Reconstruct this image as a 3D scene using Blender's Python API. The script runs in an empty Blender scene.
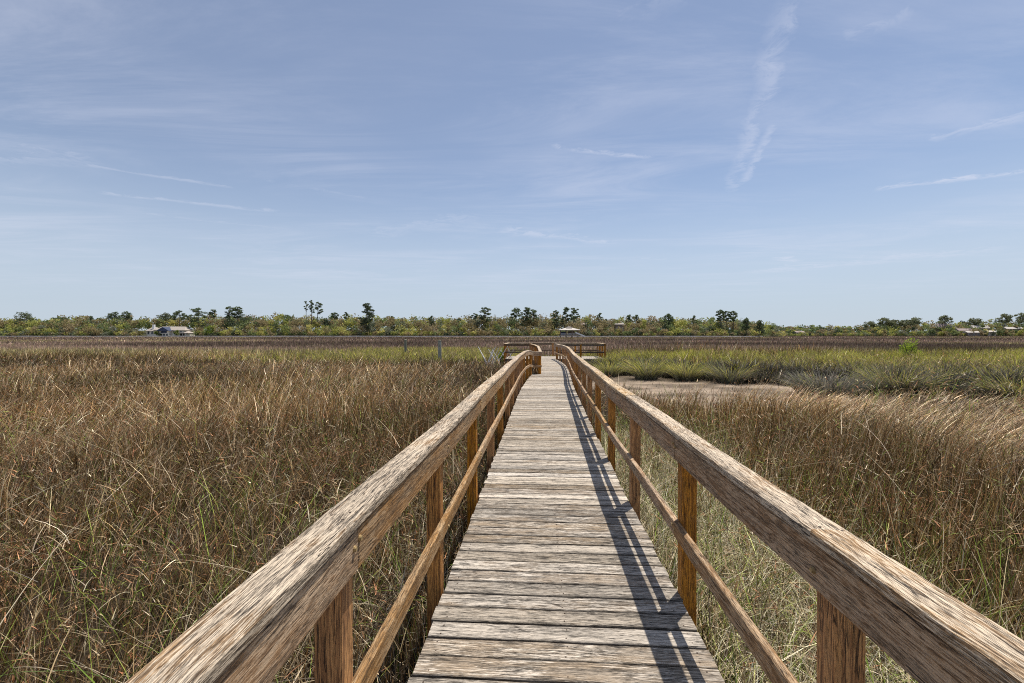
import bpy, math, random
import numpy as np
from mathutils import Vector
random.seed(7)
RNG = np.random.default_rng(11)
SC = bpy.context.scene
COL = SC.collection
PI = math.pi
CAMZ = 1.6
def xat(px, d):
    '''sideways position of something seen at picture column px, d metres down the boardwalk's axis'''
    return d * math.tan(math.atan((px - 512) / 455) - math.atan(29 / 455))
GZ = -0.6            # marsh mud level; the deck is z = 0

# ------------------------------------------------------------------ helpers
def link(o, parent=None):
    COL.objects.link(o)
    if parent is not None: o.parent = parent
    return o

def tag(o, label=None, cat=None, group=None, kind=None):
    if label: o['label'] = label
    if cat: o['category'] = cat
    if group: o['group'] = group
    if kind: o['kind'] = kind
    return o

def empty(name, loc, rz=0.0):
    o = bpy.data.objects.new(name, None); o.location = loc; o.rotation_euler = (0, 0, rz)
    o.empty_display_size = .3
    return link(o)

def np_mesh(name, V, quads=None, tris=None, attrs=None, mats=(), smooth=False, midx=None):
    """attrs: {name: (type, array)} on points"""
    me = bpy.data.meshes.new(name)
    V = np.asarray(V, np.float32)
    q = np.zeros((0, 4), np.int32) if quads is None else np.asarray(quads, np.int32)
    t = np.zeros((0, 3), np.int32) if tris is None else np.asarray(tris, np.int32)
    me.vertices.add(len(V)); me.vertices.foreach_set('co', V.ravel())
    nl = q.size + t.size; nf = len(q) + len(t)
    me.loops.add(nl); me.polygons.add(nf)
    me.loops.foreach_set('vertex_index', np.concatenate([q.ravel(), t.ravel()]).astype(np.int32))
    ls = np.concatenate([np.arange(len(q)) * 4, q.size + np.arange(len(t)) * 3]).astype(np.int32)
    me.polygons.foreach_set('loop_start', ls)
    if midx is not None: me.polygons.foreach_set('material_index', np.asarray(midx, np.int32))
    me.polygons.foreach_set('use_smooth', np.full(nf, smooth, bool))
    me.update(calc_edges=True)
    for k, (ty, arr) in (attrs or {}).items():
        a = me.attributes.new(k, ty, 'POINT')
        f = 'value' if ty == 'FLOAT' else ('vector' if ty == 'FLOAT_VECTOR' else 'color')
        a.data.foreach_set(f, np.asarray(arr, np.float32).ravel())
    for m in mats: me.materials.append(m)
    return me

def hash2(ix, iy, seed):
    h = (ix.astype(np.int64) * 374761393 + iy.astype(np.int64) * 668265263 + seed * 1442695041) & 0xffffffff
    h = ((h ^ (h >> 13)) * 1274126177) & 0xffffffff
    h = (h ^ (h >> 16)) & 0xffffffff
    return h / 4294967295.0

def vnoise(x, y, scale=1.0, seed=0, octs=3):
    x = np.asarray(x, float) * scale; y = np.asarray(y, float) * scale
    out = 0; amp = 1; tot = 0
    for o in range(octs):
        xi = np.floor(x); yi = np.floor(y); fx = x - xi; fy = y - yi
        fx = fx * fx * (3 - 2 * fx); fy = fy * fy * (3 - 2 * fy)
        a = hash2(xi, yi, seed + o); b = hash2(xi + 1, yi, seed + o)
        c = hash2(xi, yi + 1, seed + o); d = hash2(xi + 1, yi + 1, seed + o)
        out = out + amp * ((a * (1 - fx) + b * fx) * (1 - fy) + (c * (1 - fx) + d * fx) * fy)
        tot += amp; amp *= .5; x = x * 2.03 + 17; y = y * 2.03 + 5
    return out / tot

def smooth(a, b, x):
    t = np.clip((x - a) / (b - a), 0, 1); return t * t * (3 - 2 * t)

# ------------------------------------------------------------------ node helper
class NT:
    def __init__(s, tree): s.t = tree; s.n = tree.nodes; s.l = tree.links
    def node(s, ty, **kw):
        nd = s.n.new(ty)
        for k, v in kw.items(): setattr(nd, k, v)
        return nd
    def put(s, sock, v):
        if hasattr(v, 'node'): s.l.new(v, sock)
        elif v is not None: sock.default_value = v
    def math(s, op, a, b=None, c=None, clamp=False):
        nd = s.node('ShaderNodeMath', operation=op, use_clamp=clamp)
        s.put(nd.inputs[0], a)
        if b is not None: s.put(nd.inputs[1], b)
        if c is not None: s.put(nd.inputs[2], c)
        return nd.outputs[0]
    def vmath(s, op, a, b=None):
        nd = s.node('ShaderNodeVectorMath', operation=op)
        s.put(nd.inputs[0], a)
        if b is not None:
            s.put(nd.inputs['Scale'] if op == 'SCALE' else nd.inputs[1], b)
        return nd.outputs['Value'] if op in ('DOT_PRODUCT', 'LENGTH', 'DISTANCE') else nd.outputs[0]
    def noise(s, vec, scale=1.0, detail=3.0, rough=.5, dist=0.0, dims='3D'):
        nd = s.node('ShaderNodeTexNoise', noise_dimensions=dims)
        s.put(nd.inputs['Vector'], vec)
        nd.inputs['Scale'].default_value = scale; nd.inputs['Detail'].default_value = detail
        nd.inputs['Roughness'].default_value = rough; nd.inputs['Distortion'].default_value = dist
        return nd.outputs[0]
    def mapr(s, v, a, b, c=0.0, d=1.0, interp='SMOOTHSTEP'):
        nd = s.node('ShaderNodeMapRange', interpolation_type=interp)
        nd.clamp = True
        s.put(nd.inputs['Value'], v)
        nd.inputs['From Min'].default_value = a; nd.inputs['From Max'].default_value = b
        nd.inputs['To Min'].default_value = c; nd.inputs['To Max'].default_value = d
        return nd.outputs['Result']
    def mix(s, f, a, b, blend='MIX'):
        nd = s.node('ShaderNodeMix', data_type='RGBA', blend_type=blend)
        s.put(nd.inputs[0], f)
        s.put(nd.inputs[6], a if hasattr(a, 'node') else (*a, 1) if len(a) == 3 else a)
        s.put(nd.inputs[7], b if hasattr(b, 'node') else (*b, 1) if len(b) == 3 else b)
        return nd.outputs[2]
    def attr(s, name):
        nd = s.node('ShaderNodeAttribute', attribute_name=name); return nd

def new_mat(name):
    m = bpy.data.materials.new(name); m.use_nodes = True
    nt = NT(m.node_tree); nt.n.clear()
    out = nt.node('ShaderNodeOutputMaterial')
    b = nt.node('ShaderNodeBsdfPrincipled')
    nt.l.new(b.outputs[0], out.inputs[0])
    return m, nt, b, out

# ------------------------------------------------------------------ materials
def mat_wood(name, bare, brown, pale, dark, weather=.5, crack=.5, pitch=1.0, bump=.6, var=.25, rough=.8, stain=0.0, grey=.55, edge=0.0, strands=.75):
    """weathered timber: grain runs along gc.x; every board gets its own offset and tone (rnd)"""
    m, nt, b, out = new_mat(name)
    gc = nt.attr('gc').outputs['Vector']; rnd = nt.attr('rnd').outputs['Fac']
    off = nt.node('ShaderNodeCombineXYZ')
    nt.put(off.inputs[0], nt.math('MULTIPLY', rnd, 31.7)); nt.put(off.inputs[1], nt.math('MULTIPLY', rnd, 7.3)); nt.put(off.inputs[2], nt.math('MULTIPLY', rnd, 13.1))
    p = nt.vmath('ADD', gc, off.outputs[0])
    # slow wander of the grain
    w = nt.noise(nt.vmath('MULTIPLY', p, (2.2, 5, 5)), 1, 2)
    wv = nt.node('ShaderNodeCombineXYZ')
    nt.put(wv.inputs[1], nt.math('MULTIPLY', nt.math('SUBTRACT', w, .5), .035)); nt.put(wv.inputs[2], nt.math('MULTIPLY', nt.math('SUBTRACT', w, .5), .02))
    pw = nt.vmath('ADD', p, wv.outputs[0])
    fine = nt.noise(nt.vmath('MULTIPLY', pw, (13 * pitch, 190 * pitch, 190 * pitch)), 1, 4, .7)
    broad = nt.noise(nt.vmath('MULTIPLY', pw, (1.3, 16, 16)), 1, 3, .55)
    band = nt.noise(nt.vmath('MULTIPLY', pw, (3.2 * pitch, 84 * pitch, 84 * pitch)), 1, 5, .65)
    broad = nt.noise(nt.vmath('MULTIPLY', pw, (1.3, 16, 16)), 1, 3, .55)
    patch = nt.noise(nt.vmath('MULTIPLY', p, (3.2, 9, 9)), 1, 4, .6)
    crk = nt.noise(nt.vmath('MULTIPLY', pw, (1.1 * pitch, 30 * pitch, 30 * pitch)), 1, 5, .55)
    line = nt.mapr(nt.math('ABSOLUTE', nt.math('SUBTRACT', crk, .5)), .005, .014, 1, 0)
    gate = nt.mapr(patch, .56 - .22 * crack, .72 - .22 * crack, 0, 1)
    line = nt.math('MULTIPLY', line, gate)
    st1 = nt.noise(nt.vmath('MULTIPLY', pw, (3.4 * pitch, 120 * pitch, 120 * pitch)), 1, 3, .6)
    strand = nt.mapr(nt.math('ABSOLUTE', nt.math('SUBTRACT', st1, .5)), .006, .03, 1, 0)
    strand = nt.math('MULTIPLY', strand, nt.mapr(broad, .4, .56, .25, .95))
    c = nt.mix(nt.mapr(band, .42, .56), brown, bare)
    wf = nt.math('ADD', nt.math('MULTIPLY', band, .55), nt.math('MULTIPLY', patch, .45))
    wf = nt.math('ADD', wf, nt.math('MULTIPLY', nt.math('SUBTRACT', fine, .5), .5))
    t0 = .62 - .30 * weather
    wn0 = nt.node('ShaderNodeTexWhiteNoise', noise_dimensions='1D'); nt.put(wn0.inputs['W'], nt.math('MULTIPLY', rnd, 23.9))
    wf = nt.math('ADD', wf, nt.math('MULTIPLY', nt.math('SUBTRACT', wn0.outputs['Value'], .5), var * .55))
    c = nt.mix(nt.mapr(wf, t0 - .025, t0 + .045), c, pale)
    greyish = nt.mapr(broad, .45, .65, 0, grey)
    c = nt.mix(nt.math('MULTIPLY', greyish, .8), c, tuple(.5 * (pale[i] + dark[i]) for i in range(3)))
    c = nt.mix(nt.mapr(fine, .36, .50, .75, 0), c, dark)
    # knots
    vo = nt.node('ShaderNodeTexVoronoi', feature='F1')
    nt.put(vo.inputs['Vector'], nt.vmath('MULTIPLY', p, (2.2, 7, 7))); vo.inputs['Scale'].default_value = 1
    kn = nt.mapr(vo.outputs['Distance'], .05, .13, 1, 0)
    c = nt.mix(nt.math('MULTIPLY', kn, .75), c, tuple(.6 * x for x in brown))
    c = nt.mix(nt.math('MULTIPLY', strand, strands), c, tuple(1.4 * x for x in dark))
    c = nt.mix(nt.math('MULTIPLY', line, .92), c, dark)
    if stain:
        st = nt.noise(nt.vmath('MULTIPLY', p, (5, 22, 22)), 1, 5, .7)
        c = nt.mix(nt.mapr(st, .53, .68, 0, stain), c, tuple(.7 * x for x in dark))
    if edge:   # grime and wear along both long edges, plus painted-in shade of the board gaps
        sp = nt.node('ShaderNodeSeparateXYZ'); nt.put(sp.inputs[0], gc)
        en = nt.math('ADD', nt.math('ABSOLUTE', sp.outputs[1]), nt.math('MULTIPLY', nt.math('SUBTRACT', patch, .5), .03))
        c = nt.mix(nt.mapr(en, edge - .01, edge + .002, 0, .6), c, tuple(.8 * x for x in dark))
    # board to board tone
    wn = nt.node('ShaderNodeTexWhiteNoise', noise_dimensions='1D'); nt.put(wn.inputs['W'], nt.math('MULTIPLY', rnd, 91.7))
    k = nt.mapr(wn.outputs['Value'], 0, 1, 1 - var, 1 + var, 'LINEAR')
    hs = nt.node('ShaderNodeHueSaturation')
    nt.put(hs.inputs['Color'], c); nt.put(hs.inputs['Value'], k)
    wn2 = nt.node('ShaderNodeTexWhiteNoise', noise_dimensions='1D'); nt.put(wn2.inputs['W'], nt.math('MULTIPLY', rnd, 47.3))
    nt.put(hs.inputs['Saturation'], nt.mapr(wn2.outputs['Value'], 0, 1, .8, 1.12, 'LINEAR'))
    nt.put(b.inputs['Base Color'], hs.outputs[0])
    b.inputs['Roughness'].default_value = rough
    b.inputs['Specular IOR Level'].default_value = .25
    h = nt.math('ADD', nt.math('MULTIPLY', band, .8), nt.math('MULTIPLY', fine, .45))
    h = nt.math('SUBTRACT', h, nt.math('MULTIPLY', line, .9))
    h = nt.math('SUBTRACT', h, nt.math('MULTIPLY', strand, .5))
    bp = nt.node('ShaderNodeBump'); bp.inputs['Strength'].default_value = bump; bp.inputs['Distance'].default_value = .006
    nt.put(bp.inputs['Height'], h); nt.put(b.inputs['Normal'], bp.outputs[0])
    return m

M_CAP = mat_wood('weathered_cap_wood', (.56, .33, .13), (.32, .18, .07), (.72, .56, .38), (.04, .026, .016), weather=.54, crack=.7, bump=1.0, var=.08, pitch=1.5)
M_FACE = mat_wood('weathered_face_wood', (.50, .265, .10), (.28, .15, .06), (.55, .37, .21), (.05, .032, .02), weather=.42, crack=.5, bump=.8, var=.1, pitch=1.5)
M_MID = mat_wood('weathered_mid_rail_wood', (.50, .27, .105), (.29, .16, .065), (.55, .38, .22), (.05, .032, .02), weather=.42, crack=.4, bump=.8, var=.1, pitch=1.5)
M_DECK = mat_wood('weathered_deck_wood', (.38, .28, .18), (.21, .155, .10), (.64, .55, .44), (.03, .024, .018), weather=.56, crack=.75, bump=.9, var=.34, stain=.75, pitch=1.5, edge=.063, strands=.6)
M_POST = mat_wood('orange_post_wood', (.64, .285, .06), (.32, .13, .03), (.52, .25, .065), (.04, .02, .01), weather=.1, crack=.9, bump=.6, var=.1, rough=.7, grey=.12, pitch=1.3)
M_UNDER = mat_wood('dark_under_wood', (.16, .10, .06), (.09, .06, .04), (.22, .18, .14), (.03, .02, .015), weather=.3, bump=.5)
M_PILE = mat_wood('green_grey_pile_wood', (.30, .29, .20), (.19, .19, .13), (.46, .44, .34), (.04, .04, .03), weather=.4, bump=.5)
M_BLEACH = mat_wood('bleached_branch_wood', (.7, .66, .6), (.5, .46, .4), (.85, .82, .77), (.1, .09, .08), weather=.8, bump=.4)

def mat_plain(name, col, rough=.7, metallic=0., nscale=3., namp=.15, emis=None):
    m, nt, b, out = new_mat(name)
    tc = nt.node('ShaderNodeTexCoord')
    n = nt.noise(tc.outputs['Object'], nscale, 4, .6)
    k = nt.mapr(n, .3, .7, 1 - namp, 1 + namp, 'LINEAR')
    c = nt.mix(1.0, (*col, 1), (1, 1, 1, 1), 'MULTIPLY')
    hs = nt.node('ShaderNodeHueSaturation'); nt.put(hs.inputs['Color'], c); nt.put(hs.inputs['Value'], k)
    nt.put(b.inputs['Base Color'], hs.outputs[0])
    b.inputs['Roughness'].default_value = rough; b.inputs['Metallic'].default_value = metallic
    return m

M_BOLT = mat_plain('rusty_galvanised_bolt', (.42, .30, .14), .55, .3, 60, .35)
M_NAIL = mat_plain('rusted_nail', (.06, .035, .02), .7, .2, 80, .3)
M_WHITE = mat_plain('cream_wall_paint', (.78, .71, .58), .7, 0, 1, .06)
M_ROOFG = mat_plain('grey_shingles', (.40, .345, .29), .85, 0, 2, .15)
M_ROOFW = mat_plain('pale_metal_roof', (.50, .44, .38), .6, 0, 1, .08)
M_NAVY = mat_plain('navy_shingles', (.035, .05, .10), .8, 0, 2, .15)
M_TRIM = mat_plain('white_trim', (.8, .79, .76), .6, 0, 1, .04)
M_PINKROOF = mat_plain('brown_pink_shingles', (.34, .26, .23), .85, 0, 2, .15)
M_TANWALL = mat_plain('tan_wall_paint', (.42, .35, .27), .8, 0, 1, .08)
M_BRICKW = mat_plain('brown_siding', (.2, .15, .12), .85, 0, 1, .1)
mg, ntg, bg, _o = new_mat('dark_window_glass')
bg.inputs['Base Color'].default_value = (.03, .04, .05, 1); bg.inputs['Roughness'].default_value = .08
M_GLASS = mg

def mat_leaf(name, trans=.25, rough=.6, spec=.2, vary=.0, haze=0):
    m, nt, b, out = new_mat(name)
    a = nt.attr('col').outputs['Color']
    c = a
    nt.put(b.inputs['Base Color'], c)
    b.inputs['Roughness'].default_value = rough; b.inputs['Specular IOR Level'].default_value = spec
    tr = nt.node('ShaderNodeBsdfTranslucent'); nt.put(tr.inputs[0], c)
    mx = nt.node('ShaderNodeMixShader'); mx.inputs[0].default_value = trans
    nt.l.new(b.outputs[0], mx.inputs[1]); nt.l.new(tr.outputs[0], mx.inputs[2]); nt.l.new(mx.outputs[0], out.inputs[0])
    return m
M_RUSH = mat_leaf('rush_stems', .12, .6, .12)
M_GRASS = mat_leaf('marsh_grass_blades', .25, .6, .12)
M_LEAF = mat_leaf('tree_foliage', .42, .8, .05)
M_BARK = mat_plain('pine_bark', (.11, .085, .07), .9, 0, 3, .25)

# ------------------------------------------------------------------ mesh builder for timbers
class TB:
    """sweeps chamfered rectangular timbers; stores grain coordinates and a board id"""
    def __init__(s): s.V = []; s.Q = []; s.gc = []; s.r = []; s.mi = []; s.n = 0
    def sweep(s, pts, w, h, ch=.004, jit=.0, rnd=None, up=(0, 0, 1), mi=0, caps=True, sides=None):
        """pts: centres (N,3); w is across (perp to path and up), h is along up"""
        pts = [Vector(p) for p in pts]; up = Vector(up)
        rnd = random.random() if rnd is None else rnd
        a, b_ = w / 2, h / 2
        if sides:   # round section
            prof = [(math.cos(2 * PI * k / sides) * a, math.sin(2 * PI * k / sides) * b_) for k in range(sides)]
        else:
            prof = [(-a + ch, -b_), (a - ch, -b_), (a, -b_ + ch), (a, b_ - ch), (a - ch, b_), (-a + ch, b_), (-a, b_ - ch), (-a, -b_ + ch)]
        m = len(prof); base = s.n; L = 0; N = len(pts)
        for i, p in enumerate(pts):
            if i == 0: t = pts[1] - pts[0]; k = 1
            elif i == N - 1: t = pts[-1] - pts[-2]; k = 1
            else:
                t1 = (pts[i] - pts[i - 1]).normalized(); t2 = (pts[i + 1] - pts[i]).normalized(); t = t1 + t2
                k = 1 / max(.5, math.cos(t1.angle(t2) / 2))
            t.normalize()
            x = t.cross(up).normalized(); z = x.cross(t).normalized()
            if i: L += (pts[i] - pts[i - 1]).length
            for (u, v) in prof:
                j1 = random.uniform(-jit, jit); j2 = random.uniform(-jit, jit)
                q = p + x * ((u + j1) * k) + z * (v + j2)
                s.V.append(q[:]); s.gc.append((L, u, v)); s.r.append(rnd)
        for i in range(N - 1):
            for k in range(m):
                a0 = base + i * m + k; a1 = base + i * m + (k + 1) % m
                s.Q.append((a0, a1, a1 + m, a0 + m)); s.mi.append(mi)
        s.n += N * m
        if caps:
            for i, flip in ((0, 1), (N - 1, 0)):
                r = [base + i * m + k for k in range(m)]
                # split the end into quads
                for k in range(1, m - 2, 2):
                    f = (r[0], r[k], r[k + 1], r[k + 2])
                    s.Q.append(f if not flip else f[::-1]); s.mi.append(mi)
    def build(s, name, mats, parent=None):
        if not isinstance(mats, (list, tuple)): mats = [mats]
        me = np_mesh(name, s.V, s.Q, attrs={'gc': ('FLOAT_VECTOR', s.gc), 'rnd': ('FLOAT', s.r)}, mats=mats, midx=s.mi)
        o = bpy.data.objects.new(name, me)
        return link(o, parent)

def subdiv(p, q, step):
    p = Vector(p); q = Vector(q); n = max(1, int(math.ceil((q - p).length / step)))
    return [p.lerp(q, i / n) for i in range(n + 1)]

# ------------------------------------------------------------------ boardwalk outline (inner faces of the two railings)
LPTS = [(-.585, -2.2), (-.585, 12), (-.575, 14), (-.51, 16.4), (-.41, 17.7), (-.30, 18.4), (.03, 18.72), (.02, 19.4), (-.12, 24.5), (-.36, 28), (-.62, 30.6)]
LDECK = [(-.605, -2.2), (-.605, 12), (-.59, 13.5), (-.48, 16.5), (-.36, 18.62), (-.01, 18.65), (-.02, 19.4), (-.16, 24.5), (-.4, 28), (-.64, 30.6)]
RPTS = [(.815, -2.2), (.815, 5), (.86, 8), (.93, 12), (1.0, 15), (1.12, 18), (1.22, 21), (1.27, 24), (1.18, 27), (.95, 30.0), (.9, 30.6)]
def interp(pts, y):
    ys = [p[1] for p in pts]; xs = [p[0] for p in pts]
    return float(np.interp(y, ys, xs))
def Lx(y): return interp(LPTS, y)
def Rx(y): return interp(RPTS, y)
DECK_END = 30.5

def offset_path(pts, off, y0, y1, step, z):
    """resample polyline between y0..y1 and shift sideways by off (+ = to the right)"""
    ys = [y0]
    while ys[-1] + step < y1: ys.append(ys[-1] + step)
    ys.append(y1)
    for p in pts:
        if y0 < p[1] < y1: ys.append(p[1])
    ys = sorted(set(round(v, 4) for v in ys))
    P = [Vector((interp(pts, y), y, 0)) for y in ys]
    out = []
    for i, p in enumerate(P):
        a = P[max(0, i - 1)]; b = P[min(len(P) - 1, i + 1)]
        t = (b - a).normalized(); n = Vector((t.y, -t.x, 0))
        q = p + n * off; q.z = z(ys[i]) if callable(z) else z
        out.append(q)
    return out

bw = empty('boardwalk', (0, 0, 0))
tag(bw, 'long weathered timber boardwalk with plank deck and railings on both sides running into the marsh', 'boardwalk')

# deck planks -------------------------------------------------------------
tb = TB(); y = -2.0; PITCH = .1385
while y < DECK_END:
    l = interp(LDECK, y); r = Rx(y) + .034
    jl = random.uniform(-.012, .008); jr = random.uniform(-.008, .012)
    wdt = PITCH - random.uniform(.006, .014)
    z0 = -.019 + random.uniform(-.0025, .0025)
    til = random.uniform(-.003, .003); yaw = random.uniform(-.002, .002)
    near = y < 9
    n = 9 if near else 3
    pts = []
    for i in range(n + 1):
        f = i / n
        pts.append((l + jl + (r + jr - l - jl) * f, y + yaw * (f - .5) * 2 + (random.uniform(-.0008, .0008) if near else 0), z0 + til * (f - .5) + math.sin(f * PI) * random.choice((-1, 1)) * .001))
    tb.sweep(pts, wdt, .036, .004 if near else .003, jit=.0009 if near else 0, rnd=random.random())
    if y < 8:
        for xx in (l + .07, r - .07, (l + r) / 2 + .01):
            for dy in (-.035, .035):
                cx = xx + random.uniform(-.008, .008); cy = y + dy + random.uniform(-.006, .006)
                tb.sweep([(cx, cy, z0 + .0168), (cx, cy, z0 + .0192)], .0085, .0085, up=(0, 1, 0), mi=1, sides=6)
    y += PITCH
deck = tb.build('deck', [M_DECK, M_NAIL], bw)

# stringers ---------------------------------------------------------------
for pts, off in ((LPTS, .01), (RPTS, -.01), (LPTS, .7)):
    if off == .7: P = [((Lx(v) + Rx(v)) / 2, v, -.135) for v in np.arange(-2, 30.4, 1.0)]
    else: P = offset_path(pts, off, -2, 30.4, 1.0, -.135)
    tb = TB(); tb.sweep(P, .038, .184, .003); tb.build('stringer', M_UNDER, bw)

# railings ----------------------------------------------------------------
POSTY = [-1.55, -.1, 1.41, 2.84, 4.42, 5.98, 7.5, 9.0, 10.5, 12.0, 13.4, 14.8, 16.1, 17.3, 18.15]
POSTY_R = POSTY[:-2] + [17.6, 19.0, 20.4, 21.9, 23.4, 25.0, 26.6, 28.2, 29.6]
POSTY_L = POSTY + [18.72, 19.9, 21.4, 22.9, 24.4, 25.9, 27.4, 28.9, 30.2]
TOP = 1.015
def ztop(y, side):
    d = 0
    if side < 0: d = -.09 * float(smooth(17.6, 18.6, y)) * (1 - float(smooth(18.8, 22.5, y)))
    return TOP + d + .006 * math.sin(y * 1.7 + side)
def railing(pts, side, posts, y_start, y_end, cap_joints, face_joints):
    # side -1 left, +1 right: outward direction
    sg = side
    def seg(name, mat, off, w, h, zc, joints, ch, jit):
        js = [y_start] + [j for j in joints if y_start < j < y_end] + [y_end]
        tb = TB()
        for a, b in zip(js[:-1], js[1:]):
            dz = random.uniform(-.0015, .0015)
            step = .06 if a < 4 else .3
            dx = random.uniform(-.002, .002)
            P = offset_path(pts, sg * off + dx, a + .0015, b - .0015, step, lambda y: ztop(y, side) + zc + dz)
            tb.sweep(P, w, h, ch, jit if a < 5 else 0)
        return tb.build(name, mat, bw)
    cap = seg('handrail_cap', M_CAP, *((.058, .124) if side < 0 else (.052, .112)), .038, -.019, cap_joints, .006, .0009)
    face = seg('rail_face_board', M_FACE, .0205, .037, .134, -.038 - .0715, face_joints, .004, .0006)
    mid = seg('mid_rail', M_MID, .019, .036, .088, -.60, face_joints[::1], .004, .0006)
    for k, py in enumerate(posts):
        tb = TB()
        x = interp(pts, py)
        a = interp(pts, py - .1); b = interp(pts, py + .1)
        t = Vector((b - a, .2, 0)).normalized(); nrm = Vector((t.y, -t.x, 0)) * sg
        c = Vector((x, py, 0)) + nrm * (.0385 + .0445)
        lean = random.uniform(-.006, .006)
        near = py < 6
        zs = subdiv((c.x, c.y, GZ - .5), (c.x + lean, c.y, ztop(py, side) - .0395), .25 if near else 2)
        tb.sweep(zs, .089, .089, .004, jit=.0008 if near else 0, up=t[:])
        tb.build('post', M_POST, bw)
        if -1 < py < 9:
            for dx_, dy_ in ((.035, -.028), (.036, .03), (.085, .004)):
                nx_ = x + sg * dx_; zt = ztop(py + dy_, side)
                nm_ = TB(); nm_.sweep([(nx_, py + dy_, zt - .003), (nx_, py + dy_, zt + .0012)], .009, .009, up=(0, 1, 0), sides=8)
                nm_.build('nail', M_NAIL, cap)
        if py < 9 and py > 0:
            js = [j for j in face_joints if abs(j - py) < .06]
            offs = [(-.02, .0), (.022, .008)] if js else [(0, -.012)]
            for dy, dz in offs:
                for zc in ((-.095, -.6) if py < 6 else (-.095,)):
                    fx = interp(pts, py + dy) - sg * .0
                    bz = ztop(py, side) + zc + dz * 2
                    b2 = TB()
                    b2.sweep([(fx + sg * .002, py + dy, bz), (fx - sg * .003, py + dy, bz)], .02, .02, up=(0, 1, 0), sides=12)
                    b2.sweep([(fx - sg * .003, py + dy, bz), (fx - sg * .0065, py + dy, bz)], .015, .015, up=(0, 1, 0), sides=12)
                    par = face if zc > -.3 else mid
                    b2.build('bolt', M_BOLT, par)
    return cap, face, mid
railing(LPTS, -1, POSTY_L, -2.2, 30.55, [4.42, 7.5, 10.5, 13.4, 16.1, 18.72, 22.9, 25.9], [1.42, 4.42, 7.5, 10.5, 13.4, 16.1, 18.72, 22.9, 25.9])
railing(RPTS, 1, POSTY_R, -2.2, 30.55, [1.42, 4.42, 7.5, 10.5, 13.4, 17.6, 20.4, 23.4, 26.6], [2.84, 5.98, 9.0, 12.0, 14.8, 19.0, 21.9, 25.0])

# end platform ------------------------------------------------------------
pf = empty('viewing_platform', (.9, 32.5, 0))
tag(pf, 'small railed timber viewing platform at the far end of the boardwalk', 'platform')
px0, px1, py0, py1 = -2.45, 4.25, 30.6, 34.6
def inplat(o): o.location = (-.9, -32.5, 0); return o
tb = TB(); y = py0 + .07
while y < py1:
    tb.sweep([(px0, y, -.019), ((px0 + px1) / 2, y, -.019), (px1, y, -.019)], .132, .036, .003); y += PITCH
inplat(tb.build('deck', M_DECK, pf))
tb = TB()
for a, b in (((px0, py0 + .02), (px1, py0 + .02)), ((px1, py0 + .02), (px1, py1)), ((px0, py0 + .02), (px0, py1)), ((px0, py1), (px1, py1))):
    tb.sweep([(a[0], a[1], -.14), (b[0], b[1], -.14)], .04, .19, .003)
inplat(tb.build('rim_joist', M_UNDER, pf))
rails = [((px0, py0 + .06), (-.72, py0 + .06)), ((1.05, py0 + .06), (px1, py0 + .06)), ((px0, py0 + .06), (px0, py1)), ((px1, py0 + .06), (px1, py1)), ((px0, py1), (px1, py1))]
for k, (a, b) in enumerate(rails):
    e = .001 * k
    A = Vector((a[0], a[1], 0)); B = Vector((b[0], b[1], 0)); d = (B - A).normalized(); A2 = A - d * .07; B2 = B + d * .07
    for nm, zc, w, h, m in (('handrail_cap', TOP - .019 + e, .14, .036, M_CAP), ('rail_face_board', TOP - .095 + e, .036, .11, M_UNDER), ('mid_rail', .44 + e, .036, .09, M_UNDER)):
        tb = TB(); tb.sweep([(A2.x, A2.y, zc), (B2.x, B2.y, zc)], w, h, .003); inplat(tb.build(nm, m, pf))
done = []
for a, b in rails:
    L = math.hypot(b[0] - a[0], b[1] - a[1]); n = max(1, round(L / 1.55))
    for i in range(n + 1):
        p = (a[0] + (b[0] - a[0]) * i / n, a[1] + (b[1] - a[1]) * i / n)
        if any(math.hypot(p[0] - q[0], p[1] - q[1]) < .3 for q in done): continue
        done.append(p)
        tb = TB(); tb.sweep([(p[0], p[1] + .001, GZ - .5), (p[0], p[1] + .001, TOP - .04)], .11, .11, .004, up=(0, 1, 0)); inplat(tb.build('post', M_POST, pf))

# ------------------------------------------------------------------ terrain
def near_bank(x): return np.interp(x, [-6, -3, 0, 2, 3, 5, 8, 10, 13, 18, 30, 50], [28.6, 28.3, 27, 20, 15.5, 14, 14.5, 15.6, 19.6, 16.6, 16.9, 18.4])
def far_bank(x): return np.interp(x, [-6, -3, 1, 2.5, 5, 8.5, 9.6, 11.5, 13, 14, 20, 30, 50], [28.7, 28.9, 28.6, 28, 27, 25, 23.5, 22.5, 20.5, 18, 16.8, 17, 18.5])
def creek(x, y):
    '''1 on the mud of the tidal creek, 0 on its banks'''
    n = (vnoise(x, y, 1.1, 5) - .5) * 3.0
    return smooth(-.35, .35, y - near_bank(x) + n) * smooth(.35, -.35, y - far_bank(x) + .5 * n)
def far_edge(x):
    """distance of the wooded shore"""
    return np.interp(x, [-900, -520, 150, 210, 330, 420, 900], [360, 385, 395, 430, 640, 690, 700])
def ground_z(x, y):
    z = GZ + .05 * (vnoise(x, y, .7, 3) - .5) + .02 * (vnoise(x, y, 4, 4) - .5)
    cr = creek(x, y)
    z = z - .16 * cr
    nb_ = (vnoise(x, y, 1.6, 9) - .5) * .9
    z = z + .42 * smooth(-.05, .35, y - far_bank(x) + nb_) * smooth(0, 5, x) * smooth(60, 40, y)
    fe = far_edge(x)
    z = z + .9 * smooth(-14, 2, y - fe) + 6.5 * smooth(20, 110, y - fe)
    return z
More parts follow.
